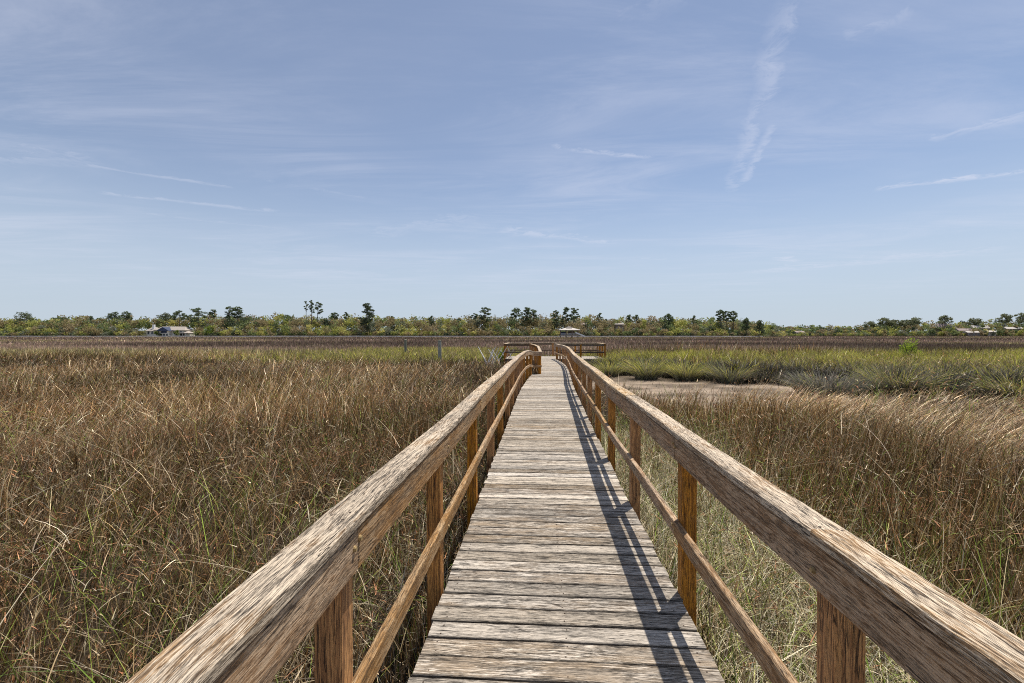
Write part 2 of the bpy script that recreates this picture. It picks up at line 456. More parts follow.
def axis(lo, hi, core, step):
    a = [0.0]; v = 0; s = step
    while v < hi:
        if v > core: s *= 1.12
        v += s; a.append(min(v, hi))
    b = [0.0]; v = 0; s = step
    while v > lo:
        if v < -min(core, -lo): s *= 1.12
        v -= s; b.append(max(v, lo))
    return np.array(sorted(set(a + b)))
gx = axis(-3000, 3000, 30, .35); gy = axis(-80, 4000, 40, .35)
# finer lines round the far shore
gy = np.array(sorted(set(list(gy) + list(np.arange(350, 720, 6.0)))))
X, Y = np.meshgrid(gx, gy); Z = ground_z(X, Y)
nx, ny = len(gx), len(gy)
V = np.stack([X.ravel(), Y.ravel(), Z.ravel()], 1)
I = (np.arange(ny - 1)[:, None] * nx + np.arange(nx - 1)[None, :]).ravel()
Q = np.stack([I, I + 1, I + nx + 1, I + nx], 1)
mudf = creek(X, Y).ravel()
land = smooth(-8, 4, (Y - far_edge(X))).ravel()
base = np.array([.034, .024, .015])[None] * np.ones((len(V), 1))
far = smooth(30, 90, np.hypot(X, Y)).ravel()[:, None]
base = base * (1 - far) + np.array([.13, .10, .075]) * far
mudc = np.array([.33, .255, .185])
wet = smooth(.42, .62, vnoise(X, Y * 1.6, .55, 401)).ravel()[:, None]
mudc = mudc * (1 - .5 * wet) * (.8 + .4 * vnoise(X, Y, 2.5, 403).ravel()[:, None])
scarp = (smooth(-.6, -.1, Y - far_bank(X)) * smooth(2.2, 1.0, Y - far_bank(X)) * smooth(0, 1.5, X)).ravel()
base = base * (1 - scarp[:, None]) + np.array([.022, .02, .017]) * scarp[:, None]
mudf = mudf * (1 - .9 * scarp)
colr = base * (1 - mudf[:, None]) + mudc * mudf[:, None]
colr = colr * (1 - land[:, None]) + np.array([.06, .06, .03]) * land[:, None]
m, nt, b, out = new_mat('marsh_ground')
tc = nt.node('ShaderNodeTexCoord').outputs['Object']
n1 = nt.noise(tc, 1.3, 6, .65); n2 = nt.noise(tc, 22, 4, .7)
c = nt.attr('col').outputs['Color']
k = nt.math('MULTIPLY', nt.mapr(n1, .3, .7, .7, 1.25, 'LINEAR'), nt.mapr(n2, .3, .7, .75, 1.2, 'LINEAR'))
hs = nt.node('ShaderNodeHueSaturation'); nt.put(hs.inputs['Color'], c); nt.put(hs.inputs['Value'], k)
nt.put(b.inputs['Base Color'], hs.outputs[0]); b.inputs['Roughness'].default_value = .9; b.inputs['Specular IOR Level'].default_value = .08
bp = nt.node('ShaderNodeBump'); bp.inputs['Strength'].default_value = .6; bp.inputs['Distance'].default_value = .04
nt.put(bp.inputs['Height'], nt.math('ADD', n1, nt.math('MULTIPLY', n2, .4))); nt.put(b.inputs['Normal'], bp.outputs[0])
M_GROUND = m
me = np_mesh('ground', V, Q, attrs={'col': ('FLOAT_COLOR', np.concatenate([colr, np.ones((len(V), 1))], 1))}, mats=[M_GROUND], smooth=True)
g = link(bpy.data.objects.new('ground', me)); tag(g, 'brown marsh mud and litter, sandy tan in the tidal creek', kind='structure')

# ------------------------------------------------------------------ blades
def blades(x, y, z, hgt, wid, az, lean, bend, col, tipcol=None, segs=3, face=None):
    """ribbon blades; lean = tangent of the initial tilt, bend = extra tilt gained towards the tip"""
    n = len(x)
    face = RNG.uniform(0, PI, n) if face is None else face
    t = np.linspace(0, 1, segs + 1)
    L = hgt / np.sqrt(1 + (lean + bend * .5) ** 2)
    dx, dy = np.cos(az), np.sin(az)
    hor = L[:, None] * (lean[:, None] * t + bend[:, None] * t ** 2)
    ver = L[:, None] * (t - .0 * t) * np.ones((n, 1)) - L[:, None] * (.25 * np.minimum(bend, 1.8)[:, None] * t ** 2.4)
    cx = x[:, None] + dx[:, None] * hor; cy = y[:, None] + dy[:, None] * hor; cz = z[:, None] + ver
    wx, wy = np.cos(face), np.sin(face)
    tap = np.clip(1.05 - .75 * t ** 1.5, .1, 1)
    hw = .5 * wid[:, None] * tap[None]
    lx = cx - wx[:, None] * hw; ly = cy - wy[:, None] * hw
    rx = cx + wx[:, None] * hw; ry = cy + wy[:, None] * hw
    V = np.empty((n, 2 * segs + 1, 3), np.float32)
    V[:, 0:2 * segs:2, 0] = lx[:, :-1]; V[:, 0:2 * segs:2, 1] = ly[:, :-1]; V[:, 0:2 * segs:2, 2] = cz[:, :-1]
    V[:, 1:2 * segs:2, 0] = rx[:, :-1]; V[:, 1:2 * segs:2, 1] = ry[:, :-1]; V[:, 1:2 * segs:2, 2] = cz[:, :-1]
    V[:, -1, 0] = cx[:, -1]; V[:, -1, 1] = cy[:, -1]; V[:, -1, 2] = cz[:, -1]
    tipcol = col if tipcol is None else tipcol
    C = np.empty((n, 2 * segs + 1, 4), np.float32); C[..., 3] = 1
    for k in range(segs):
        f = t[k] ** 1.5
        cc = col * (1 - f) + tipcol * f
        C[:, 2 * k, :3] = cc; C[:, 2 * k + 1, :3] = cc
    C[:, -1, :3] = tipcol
    return V, C
class Blades:
    def __init__(s): s.b = {}
    def add(s, V, C):
        s.b.setdefault(V.shape[1], []).append((V, C))
    def build(s, name, mat, label):
        VV = []; CC = []; QQ = []; TT = []; base = 0
        for m, lst in s.b.items():
            V = np.concatenate([a for a, _ in lst]); C = np.concatenate([c for _, c in lst])
            n = len(V); segs = (m - 1) // 2
            off = base + np.arange(n)[:, None] * m
            for k in range(segs - 1):
                QQ.append(off + np.array([2 * k, 2 * k + 1, 2 * k + 3, 2 * k + 2]))
            TT.append(off + np.array([m - 3, m - 2, m - 1]))
            VV.append(V.reshape(-1, 3)); CC.append(C.reshape(-1, 4)); base += n * m
        me = np_mesh(name, np.concatenate(VV), np.concatenate(QQ) if QQ else None, np.concatenate(TT), attrs={'col': ('FLOAT_COLOR', np.concatenate(CC))}, mats=[mat])
        o = link(bpy.data.objects.new(name, me)); tag(o, label, kind='stuff'); return o

def scatter(y0, y1, dens, slope=1.32, pad=1.6, xlo=None, xhi=None):
    """uniform points in the wedge seen from the boardwalk (with room to step aside)"""
    area = (y1 - y0) * 2 * (slope * (y0 + y1) / 2 + pad)
    n = int(area * dens)
    u = RNG.uniform(0, 1, n * 2)
    y = RNG.uniform(y0, y1, n * 2); W = slope * y + pad; Wm = slope * y1 + pad
    x = RNG.uniform(-Wm, Wm, n * 2)
    k = np.abs(x) < W
    x, y = x[k][:n], y[k][:n]
    if xlo is not None: k = (x > xlo) & (x < xhi); x, y = x[k], y[k]
    return x, y

def off_walk(V):
    """keep blades whose every point stays clear of the deck volume"""
    X, Y, Z = V[..., 0], V[..., 1], V[..., 2]
    ys = [p[1] for p in LPTS]; l = np.interp(Y, ys, [p[0] for p in LPTS]); r = np.interp(Y, [p[1] for p in RPTS], [p[0] for p in RPTS])
    ins = (X > l - .17) & (X < r + .17) & (Z > -.26) & (Y < 30.6)
    ins |= (X > -2.6) & (X < 4.4) & (Z > -.26) & (Y >= 30.4) & (Y < 34.75)
    return ~ins.any(axis=1)

def palette(n, cols, w, jit=.42):
    cols = np.array(cols); w = np.array(w, float)
    idx = RNG.choice(len(cols), n, p=w / w.sum())
    return cols[idx] * np.exp(RNG.normal(0, jit, (n, 1))) * (1 + RNG.uniform(-.05, .05, (n, 3)))

def bridge(x, y):
    """distance sideways from the boardwalk"""
    l = np.interp(y, [p[1] for p in LPTS], [p[0] for p in LPTS]); r = np.interp(y, [p[1] for p in RPTS], [p[0] for p in RPTS])
    return np.maximum(np.maximum(l - x, x - r), 0)

rush, straw, green, cord, heads = Blades(), Blades(), Blades(), Blades(), Blades()

def veg_height(x, y):
    """height of the rush stand above the mud"""
    n = vnoise(x, y, .28, 21); n2 = vnoise(x, y, 1.1, 22)
    big = vnoise(x * .45, y, .22, 23)
    h = .74 + .42 * (n - .5) * 1.6 + .2 * (n2 - .5) + .85 * (big - .5) * smooth(7, 18, y)
    d = bridge(x, y)
    h = h + .14 * smooth(1.5, 6, d) + .10 * smooth(3, 10, y)
    h = np.where(x > 0, h + .06 * smooth(3, 8, d), h)
    return h
def swept(x, y):
    """how strongly the stand is combed over by wind"""
    s = smooth(.42, .68, vnoise(x, y, .22, 31))
    right = smooth(5, 9, x) * smooth(2.5, 5, y) * smooth(20, 15, y)
    left = smooth(-4, -8, x) * .35
    return np.clip(s * .5 + right * .95 + left, 0, 1)

def cordzone(x, y):
    """where green cordgrass replaces the rush"""
    n = (vnoise(x, y, .12, 41) - .5)
    right = smooth(.55, 1.2, y - far_bank(x)) * smooth(41 + 10 * 0, 38, y + 6 * n) * smooth(-1, 1.5, x)
    left = smooth(30.5, 34.5, y + 10 * n) * smooth(60, 52, y + 14 * n) * smooth(1, -1, x) * (.12 + .88 * smooth(-30, -16, x))
    return np.clip(np.maximum(right, left), 0, 1)

BROWN = [(.18, .10, .036), (.27, .165, .065), (.055, .036, .016), (.46, .32, .155), (.80, .64, .40), (.15, .155, .04)]
BW = [.26, .23, .23, .14, .06, .08]
PALE = [(.42, .31, .19), (.28, .195, .115), (.66, .53, .36), (.17, .115, .065)]
def rushes(x, y, wid, segs, hs=1.0, far=False):
    c = creek(x, y); cz = cordzone(x, y)
    keep = (c < .35) & (RNG.uniform(0, 1, len(x)) > cz * .93)
    d = bridge(x, y)
    # sparser beside the boardwalk on the right, where straw and green grass take over
    keep &= RNG.uniform(0, 1, len(x)) > .8 * smooth(2.4, .8, d) * (x > 0)
    # loose clumping
    keep &= RNG.uniform(0, 1, len(x)) < .22 + .9 * smooth(.36, .6, vnoise(x, y, 2.6, 51))
    x, y = x[keep], y[keep]; n = len(x)
    s = swept(x, y)
    h = veg_height(x, y) * RNG.uniform(.62, 1.12, n) * hs
    h = h * (1 - .12 * s) * (1 - .5 * smooth(7, 10, x) * smooth(7.5, 10.5, y) * smooth(24, 20, y)) * (.86 + .3 * smooth(.35, .65, vnoise(x, y, 1.9, 53)))
    h = h * (1 - .08 * smooth(3.0, .5, near_bank(x) - y) * (x > 1))
    az = 2 * PI * RNG.uniform(0, 1, n)
    wind = -.15 + .8 * (vnoise(x, y, .15, 61) - .5) + RNG.normal(0, .35, n)
    az = np.where(RNG.uniform(0, 1, n) < .35 + .6 * s, wind, az)
    lean = np.abs(RNG.normal(0, .14, n)) + .55 * s * RNG.uniform(.2, 1, n)
    bend = np.abs(RNG.normal(0, .15, n)) + .75 * s * RNG.uniform(0, 1, n)
    col = palette(n, BROWN, BW)
    pal = palette(n, PALE, [.4, .3, .15, .15])
    tone = np.clip(s * .5 + .25 * (vnoise(x, y, .5, 71) - .3), 0, 1)
    mm = RNG.uniform(0, 1, n) < tone
    col[mm] = pal[mm]
    sw = vnoise(x * .4, y, .3, 73)[:, None]
    col = col * (1 + (1.15 * smooth(.3, .68, sw) - .5) * smooth(4, 12, y)[:, None])
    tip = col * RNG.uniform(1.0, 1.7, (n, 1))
    w = wid * RNG.uniform(.7, 1.35, n)
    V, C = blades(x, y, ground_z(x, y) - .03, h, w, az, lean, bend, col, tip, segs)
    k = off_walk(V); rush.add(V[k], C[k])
    return x[k], y[k], V[k]

def tangle(x, y, wid, segs, cols, wts, hmin, hmax, store, leanm=.7, bendm=.9, zlift=(0, .15)):
    n = len(x)
    h = RNG.uniform(hmin, hmax, n)
    az = 2 * PI * RNG.uniform(0, 1, n)
    lean = np.abs(RNG.normal(0, leanm, n)); bend = np.abs(RNG.normal(0, bendm, n))
    col = palette(n, cols, wts)
    V, C = blades(x, y, ground_z(x, y) + RNG.uniform(*zlift, n), h, wid * RNG.uniform(.6, 1.4, n), az, lean, bend, col, col * RNG.uniform(.9, 1.3, (n, 1)), segs)
    k = off_walk(V); store.add(V[k], C[k])

GREENC = [(.17, .25, .04), (.27, .36, .06), (.11, .16, .04), (.42, .47, .10)]
# near field
for (y0, y1, dens, wid, segs) in ((-1.0, 4.0, 760, .0050, 4), (4.0, 8.0, 520, .0072, 3), (8.0, 14.0, 230, .012, 3), (14, 24, 80, .021, 3), (24, 42, 34, .036, 2)):
    slope, pad = (1.32, 1.9)
    if y0 < 0:
        n = int(dens * 11 * 5); x = RNG.uniform(-6.8, 6.8, n); y = RNG.uniform(y0, y1, n)
    else: x, y = scatter(y0, y1, dens, slope, pad)
    xs, ys, VV = rushes(x, y, wid, segs)
    if y1 <= 14:        # rusty seed heads on part of the stems
        dens_h = .55 if y1 <= 8 else .3
        k = (RNG.uniform(0, 1, len(xs)) < dens_h * (1.0 - .45 * (xs > 0)) * smooth(.35, .6, vnoise(xs, ys, .6, 81)))
        P = VV[k][:, -3, :]; n = len(P); s = 6
        x_ = np.repeat(P[:, 0], s) + RNG.normal(0, .010, n * s); y_ = np.repeat(P[:, 1], s) + RNG.normal(0, .010, n * s); z_ = np.repeat(P[:, 2], s) + RNG.normal(0, .012, n * s)
        col = palette(n * s, [(.46, .21, .10), (.60, .34, .20), (.28, .12, .055)], [.5, .25, .25], .25)
        V, C = blades(x_, y_, z_, RNG.uniform(.015, .035, n * s), RNG.uniform(.004, .009, n * s) * (1 if y1 <= 8 else 1.6), RNG.uniform(0, 2 * PI, n * s), np.abs(RNG.normal(0, 1.0, n * s)), np.zeros(n * s), col, None, 1)
        k = off_walk(V); heads.add(V[k], C[k])
# litter and straw in the understorey
for (y0, y1, dens, wid, segs) in ((-1.0, 4.0, 180, .0050, 4), (4, 8, 110, .007, 3), (8, 14, 35, .011, 2), (14, 26, 12, .02, 2)):
    if y0 < 0:
        n = int(dens * 11 * 5); x = RNG.uniform(-6.8, 6.8, n); y = RNG.uniform(y0, y1, n)
    else: x, y = scatter(y0, y1, dens, 1.32, 1.9)
    k = creek(x, y) < .3; x, y = x[k], y[k]
    tangle(x, y, wid, segs, [(.34, .25, .14), (.21, .14, .07), (.66, .55, .37), (.10, .065, .035)], [.3, .3, .13, .27], .12, .38, straw, .9, 1.4, (0, .5))
# pale straw beside the boardwalk
def beside(n, side, y0, y1, dmax):
    y = RNG.uniform(y0, y1, n); d = dmax * RNG.uniform(0, 1, n) ** 1.3
    l = np.interp(y, [p[1] for p in LPTS], [p[0] for p in LPTS]); r = np.interp(y, [p[1] for p in RPTS], [p[0] for p in RPTS])
    return (r + .1 + d if side > 0 else l - .1 - d), y
x, y = beside(20000, 1, -.8, 9, 2.0)
tangle(x, y, .0045, 4, [(.76, .66, .44), (.50, .41, .25), (.86, .79, .60), (.12, .09, .05), (.46, .48, .17)], [.28, .18, .18, .22, .14], .3, .72, straw, .55, 1.0, (0, .12))
x, y = beside(3200, -1, -.8, 7, 1.7)
tangle(x, y, .0045, 4, [(.48, .42, .29), (.36, .29, .2), (.26, .2, .13)], [.3, .4, .3], .3, .65, straw, .6, 1.0, (0, .12))
# green blades
x, y = beside(3600, 1, -.8, 10, 3.2)
tangle(x, y, .0062, 4, GREENC, [.3, .35, .2, .15], .3, .75, green, .3, .6, (0, .1))
x, y = beside(1300, -1, -.8, 10, 3.6)
tangle(x, y, .0058, 4, GREENC, [.35, .3, .25, .1], .3, .75, green, .3, .6, (0, .1))
for (y0, y1, dens, wid) in ((1, 5, 16, .006), (5, 10, 9, .008), (10, 20, 4, .013)):
    x, y = scatter(y0, y1, dens, 1.32, 1.9); k = (vnoise(x, y, .5, 91) > .5) & (creek(x, y) < .3); x, y = x[k], y[k]
    tangle(x, y, wid, 3, GREENC, [.35, .3, .25, .1], .45, .95, green, .25, .4, (0, .05))
# short broken bits, leaves and curls caught at every height
for (y0, y1, dens, wid, ln) in ((-1.0, 4.0, 620, .0058, .075), (4, 8, 260, .0082, .085), (8, 14, 75, .012, .10), (14, 26, 18, .02, .14)):
    if y0 < 0:
        n = int(dens * 11 * 5); x = RNG.uniform(-6.8, 6.8, n); y = RNG.uniform(y0, y1, n)
    else: x, y = scatter(y0, y1, dens, 1.32, 1.9)
    k = (creek(x, y) < .3) & (RNG.uniform(0, 1, len(x)) < .35 + .8 * smooth(.38, .6, vnoise(x, y, 2.1, 151))); x, y = x[k], y[k]; n = len(x)
    hh = veg_height(x, y)
    z = ground_z(x, y) + hh * RNG.uniform(.25, .92, n)
    g = vnoise(x, y, .45, 153)
    col = palette(n, [(.52, .40, .24), (.34, .22, .115), (.46, .22, .11), (.22, .26, .055), (.15, .095, .045), (.80, .68, .47)], [.2, .22, .22, .13, .16, .07], .35)
    V, C = blades(x, y, z, ln * RNG.uniform(.5, 1.6, n), wid * RNG.uniform(.6, 1.4, n), RNG.uniform(0, 2 * PI, n), np.abs(RNG.normal(0, 2.2, n)), RNG.uniform(0, 1.2, n), col, None, 2)
    k = off_walk(V); straw.add(V[k], C[k])
# long bleached stems lying across the stand
x, y = scatter(1, 9, 2.2, 1.32, 1.9)
n = len(x)
V, C = blades(x, y, ground_z(x, y) + RNG.uniform(.35, .75, n), RNG.uniform(.5, 1.1, n), RNG.uniform(.004, .007, n), RNG.uniform(0, 2 * PI, n), RNG.uniform(.6, 2.5, n), RNG.uniform(.2, 1.2, n), palette(n, [(.62, .52, .36), (.5, .4, .27)], [.6, .4], .2), None, 5)
k = off_walk(V); straw.add(V[k], C[k])

# cordgrass -----------------------------------------------------------------
YG = [(.60, .60, .07), (.86, .78, .12), (.29, .32, .06), (.80, .64, .20), (.50, .37, .18), (.26, .19, .10)]
for (y0, y1, dens, wid, xr) in ((16, 44, 125, .021, (-3, 60)), (30, 62, 34, .036, (-75, 1))):
    x, y = scatter(y0, y1, dens, 1.32, 1.9, *xr)
    cz = cordzone(x, y); k = (RNG.uniform(0, 1, len(x)) < cz * np.where(x > 0, .45 + .4 * smooth(2, 9, y - far_bank(x)), 1) * (.3 + .8 * smooth(.36, .55, vnoise(x, y, .8, 103, 2)))) & (creek(x, y) < .25); x, y = x[k], y[k]; n = len(x)
    rightside = x > 0
    h = np.where(rightside, .22 + .62 * smooth(.36, .62, vnoise(x, y, .8, 103, 2)), .78 + .2 * vnoise(x, y, .5, 103)) * RNG.uniform(.7, 1.15, n)
    h = h * np.where(rightside, 1 + .22 * smooth(3.5, .5, y - far_bank(x)), 1)
    h = h * np.where((x > -3) & (x < 6.5) & (y > 24), .62 + .38 * smooth(4.6, 6.5, x), 1)
    gmix = vnoise(x, y, .25, 105); deep = smooth(.5, .62, gmix)
    col = palette(n, YG, [.34, .32, .12, .12, .06, .04], .3); dry = palette(n, YG, [.06, .1, .1, .22, .32, .2])
    drier = np.where(rightside, .22 + .38 * smooth(.4, .6, vnoise(x, y, .35, 107)) + .6 * smooth(9, 13, x) * smooth(28, 22, y), .6)
    mm = RNG.uniform(0, 1, n) < drier; col[mm] = dry[mm]
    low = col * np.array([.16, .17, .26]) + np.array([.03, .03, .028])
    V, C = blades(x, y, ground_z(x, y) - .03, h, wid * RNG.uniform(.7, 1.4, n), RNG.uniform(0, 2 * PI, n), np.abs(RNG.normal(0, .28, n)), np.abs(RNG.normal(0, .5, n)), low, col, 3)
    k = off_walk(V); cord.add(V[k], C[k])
# the ragged clumps along and behind the far bank
nc = 420
cx0 = RNG.uniform(1.5, 46, nc); cy0 = far_bank(cx0) + RNG.uniform(-.3, 1, nc) ** 2 * 10 - .2
cy0[:120] = far_bank(cx0[:120]) + RNG.uniform(-.7, .7, 120)
ok = ~((cx0 < 5) & (cy0 > 29.3)); cx0, cy0 = cx0[ok], cy0[ok]; nc = len(cx0)
nb = 150; n = nc * nb
R0 = np.repeat(RNG.uniform(.28, .62, nc), nb); ci = np.repeat(np.arange(nc), nb)
a = RNG.uniform(0, 2 * PI, n); rr = R0 * np.sqrt(RNG.uniform(0, 1, n))
x = np.repeat(cx0, nb) + np.cos(a) * rr; y = np.repeat(cy0, nb) + np.sin(a) * rr
edgec = smooth(.9, .4, cy0 - far_bank(cx0))
hc = np.repeat(RNG.uniform(.5, .98, nc) * (1 - .25 * edgec) * np.where(cx0 < 6, .8, 1), nb)
col = palette(n, YG, [.33, .34, .13, .12, .05, .03], .25); dry = palette(n, [(.24, .20, .14), (.13, .12, .09), (.44, .37, .26), (.22, .23, .09), (.07, .065, .05)], [.25, .27, .12, .14, .22], .3)
dryc = np.repeat(np.clip(RNG.uniform(-.25, .75, nc) + .9 * edgec + .55 * smooth(9, 14, cx0) * smooth(9, 2, cy0 - far_bank(cx0)), 0, 1), nb)
mm = RNG.uniform(0, 1, n) < dryc; col[mm] = dry[mm]
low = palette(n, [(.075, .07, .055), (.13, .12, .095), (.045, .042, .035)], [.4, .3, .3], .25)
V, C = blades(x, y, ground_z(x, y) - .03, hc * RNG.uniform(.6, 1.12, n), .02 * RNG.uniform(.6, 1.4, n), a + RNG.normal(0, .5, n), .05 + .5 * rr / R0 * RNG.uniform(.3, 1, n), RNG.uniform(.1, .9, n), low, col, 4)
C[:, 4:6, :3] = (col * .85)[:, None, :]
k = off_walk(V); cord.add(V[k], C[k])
# sparse dark stubble and wrack on the mud
n = 5200
x = RNG.uniform(.5, 14, n); y = RNG.uniform(13, 28, n)
k = (creek(x, y) > .35) & (vnoise(x, y, 1.3, 411) > .52 + .25 * RNG.uniform(0, 1, n)); x, y = x[k], y[k]; n = len(x)
V, C = blades(x, y, ground_z(x, y) - .01, RNG.uniform(.05, .28, n), .02 * RNG.uniform(.5, 1.4, n), RNG.uniform(0, 2 * PI, n), np.abs(RNG.normal(0, .8, n)), np.abs(RNG.normal(0, .6, n)), palette(n, [(.10, .08, .055), (.2, .15, .09), (.16, .17, .06), (.34, .27, .18)], [.4, .3, .15, .15]), None, 2)
k = off_walk(V); cord.add(V[k], C[k])
# grey-brown thatch hanging over the creek's far bank
n = 22000
x = RNG.uniform(1, 45, n); y = far_bank(x) + RNG.uniform(-.35, 1.0, n)
V, C = blades(x, y, ground_z(x, y) + .0, RNG.uniform(.3, .75, n), .022 * RNG.uniform(.6, 1.4, n), -PI / 2 + RNG.normal(0, .9, n), np.abs(RNG.normal(.2, .4, n)), np.abs(RNG.normal(.4, .6, n)), palette(n, [(.11, .105, .09), (.2, .19, .16), (.07, .065, .055), (.38, .35, .29)], [.35, .2, .3, .15]), None, 3)
k = off_walk(V); cord.add(V[k], C[k])

# far rush bands ------------------------------------------------------------
FARC = [(.25, .165, .12), (.36, .24, .17), (.12, .08, .06), (.48, .35, .24), (.25, .22, .09)]
for (y0, y1, dens, wid, hh) in ((38, 70, 20, .05, 1.0), (62, 120, 6, .11, 1.1), (120, 220, 1.3, .26, 1.1), (220, 400, .32, .6, 1.1)):
    x, y = scatter(y0, y1, dens, 1.3, 3)
    cz = cordzone(x, y); k = RNG.uniform(0, 1, len(x)) > cz * .95; x, y = x[k], y[k]; n = len(x)
    k = y < far_edge(x) - 4; x, y = x[k], y[k]; n = len(x)
    h = (hh + .7 * (vnoise(x * .35, y, .07, 111) - .5)) * RNG.uniform(.75, 1.1, n)
    col = palette(n, FARC, [.3, .25, .2, .15, .1])
    t = smooth(.3, .7, vnoise(x * .3, y, .07, 113))[:, None]
    col = col * (.5 + .9 * t)
    ol = smooth(.55, .68, vnoise(x * .25, y, .045, 117))[:, None] * .6
    col = col * (1 - ol) + col * np.array([1.1, 1.35, .7]) * ol
    V, C = blades(x, y, ground_z(x, y) - .05, h, wid * RNG.uniform(.6, 1.4, n), RNG.uniform(0, 2 * PI, n), np.abs(RNG.normal(0, .15, n)), np.abs(RNG.normal(0, .15, n)), col, col * 1.25, 2)
    k = off_walk(V); rush.add(V[k], C[k])
x, y = scatter(400, 690, .12, 1.3, 3); k = (x > 150) & (y < far_edge(x) - 4); x, y = x[k], y[k]; n = len(x)
V, C = blades(x, y, ground_z(x, y) - .05, RNG.uniform(.8, 1.2, n), RNG.uniform(.6, 1.4, n), RNG.uniform(0, 2 * PI, n), np.zeros(n), np.zeros(n), palette(n, FARC, [.3, .25, .2, .15, .1]), None, 2)
rush.add(V, C)

rush.build('needlerush', M_RUSH, 'brown needlerush filling the marsh out to the far shore')
heads.build('rush_seed_heads', M_GRASS, 'small rusty seed heads on the nearer rushes')
straw.build('dead_straw', M_GRASS, 'bleached dead straw tangled between the rushes')
green.build('green_grass', M_GRASS, 'fresh green blades among the rushes near the boardwalk')
cord.build('cordgrass', M_GRASS, 'yellow-green cordgrass bands beyond the creek and the platform')

# tussocks standing alone on the mud -----------------------------------------
def tussock(x0, y0, r, h, label, drym=.2, nb=900):
    n = nb
    a = RNG.uniform(0, 2 * PI, n); rr = r * .42 * np.sqrt(RNG.uniform(0, 1, n))
    x = np.cos(a) * rr; y = np.sin(a) * rr
    col = palette(n, YG, [.28, .22, .22, .12, .1, .06])
    g0 = float(ground_z(np.array([x0]), np.array([y0]))[0])
    dryc_ = palette(n, [(.34, .30, .23), (.20, .18, .14), (.46, .41, .32), (.26, .26, .14), (.10, .095, .08)], [.28, .26, .16, .12, .18], .3)
    mm_ = RNG.uniform(0, 1, n) < drym; col[mm_] = dryc_[mm_]
    low = palette(n, [(.12, .12, .10), (.2, .19, .16), (.08, .08, .07)], [.4, .3, .3])
    lean = .12 + .8 * rr / (r * .42) * RNG.uniform(.3, 1, n)
    V, C = blades(x, y, np.zeros(n) - .03, h * RNG.uniform(.6, 1.15, n), .02 * RNG.uniform(.6, 1.3, n), a + RNG.normal(0, .4, n), lean * .55, RNG.uniform(.2, 1.2, n), low, col, 4)
    B = Blades(); B.add(V, C)
    o = B.build('grass_tussock', M_GRASS, label); o.location = (x0, y0, g0)
    del o['kind']
    tag(o, label, 'grass tussock', 'grass tussocks on the creek mud')
tussock(5.6, 24.6, 1.3, 1.45, 'round green-topped tussock on the mud, left and taller one of the pair')
tussock(7.5, 24.2, 1.2, 1.3, 'round green-topped tussock on the mud, right and lower one of the pair')
tussock(9.3, 23.0, 1.3, 1.25, 'grey-green tussock jutting into the creek before the long dark bank', .6)
tussock(13.6, 18.3, 1.9, 1.25, 'dark tussock on the bank right of the wide grey one', .5, 1200)
tussock(16.6, 16.9, 1.7, 1.2, 'dark green tussock nearest the right edge of the photo', .4, 1200)
tussock(3.9, 26.2, 1.0, 1.1, 'small tussock on the mud under the platform corner', .2, 700)
tussock(11.2, 18.6, 2.4, 1.15, 'wide grey dry tussock at the right end of the open mud', .9, 1400)

# ------------------------------------------------------------------ trees
def leafquads(P, size, cols):
    n = len(P)
    d1 = RNG.normal(0, 1, (n, 3)); d1 /= np.linalg.norm(d1, axis=1)[:, None]
    d2 = np.cross(d1, RNG.normal(0, 1, (n, 3))); d2 /= np.linalg.norm(d2, axis=1)[:, None]
    s = (size * RNG.uniform(.6, 1.3, n))[:, None]
    a = d1 * s; b = d2 * s * .7
    V = np.stack([P - a, P - b * .8, P + a, P + b], 1)
    C = np.ones((n, 4, 4), np.float32); C[..., :3] = cols[:, None, :]
    return V.reshape(-1, 3), np.arange(n * 4).reshape(-1, 4), C.reshape(-1, 4)

def lobes_points(cx, cz, R, H, nl, npts, flat=.75):
    """points spread over several uneven lobes of one crown"""
    out = []
    w = RNG.uniform(.5, 1, nl); w /= w.sum()
    for i in range(nl):
        a = RNG.uniform(0, 2 * PI); rr = R * RNG.uniform(.0, .65)
        c = np.array([cx[0] + math.cos(a) * rr, cx[1] + math.sin(a) * rr, cz + H * RNG.uniform(-.35, .38)])
        rad = R * RNG.uniform(.32, .58)
        k = max(4, int(npts * w[i]))
        d = RNG.normal(0, 1, (k, 3)); d /= np.linalg.norm(d, axis=1)[:, None]
        rr2 = rad * RNG.uniform(.55, 1.05, k)[:, None]
        out.append(c + d * rr2 * np.array([1, 1, flat]))
    return np.concatenate(out)

WOODC = [(.32, .26, .13), (.40, .40, .11), (.17, .21, .09), (.08, .10, .06), (.35, .28, .16), (.23, .24, .16), (.55, .50, .17), (.26, .30, .12)]
WOODW = [.26, .2, .15, .10, .08, .10, .06, .12]
VV = []; QQ = []; CC = []; base = 0
TV = TB()
def wood_tree(x, y, H, R, col, npts, sz, low=False):
    global base
    z0 = float(ground_z(np.array([x]), np.array([y]))[0])
    P = lobes_points((x, y), z0 + H * (.52 if low else .58), R, H * (1.0 if low else .62), 9 if low else 7, npts, .85)
    P[:, 2] = np.maximum(P[:, 2], z0 + .2)
    cols = np.array(col)[None] * RNG.uniform(.7, 1.3, (len(P), 1)) * RNG.uniform(.94, 1.06, (len(P), 3))
    V, Q, C = leafquads(P, sz, cols)
    VV.append(V); QQ.append(Q + base); CC.append(C); base += len(V)
px_list = np.arange(-160, 790, 4.2)
HOUSES_CLEAR = [(-352, 380, 26)]
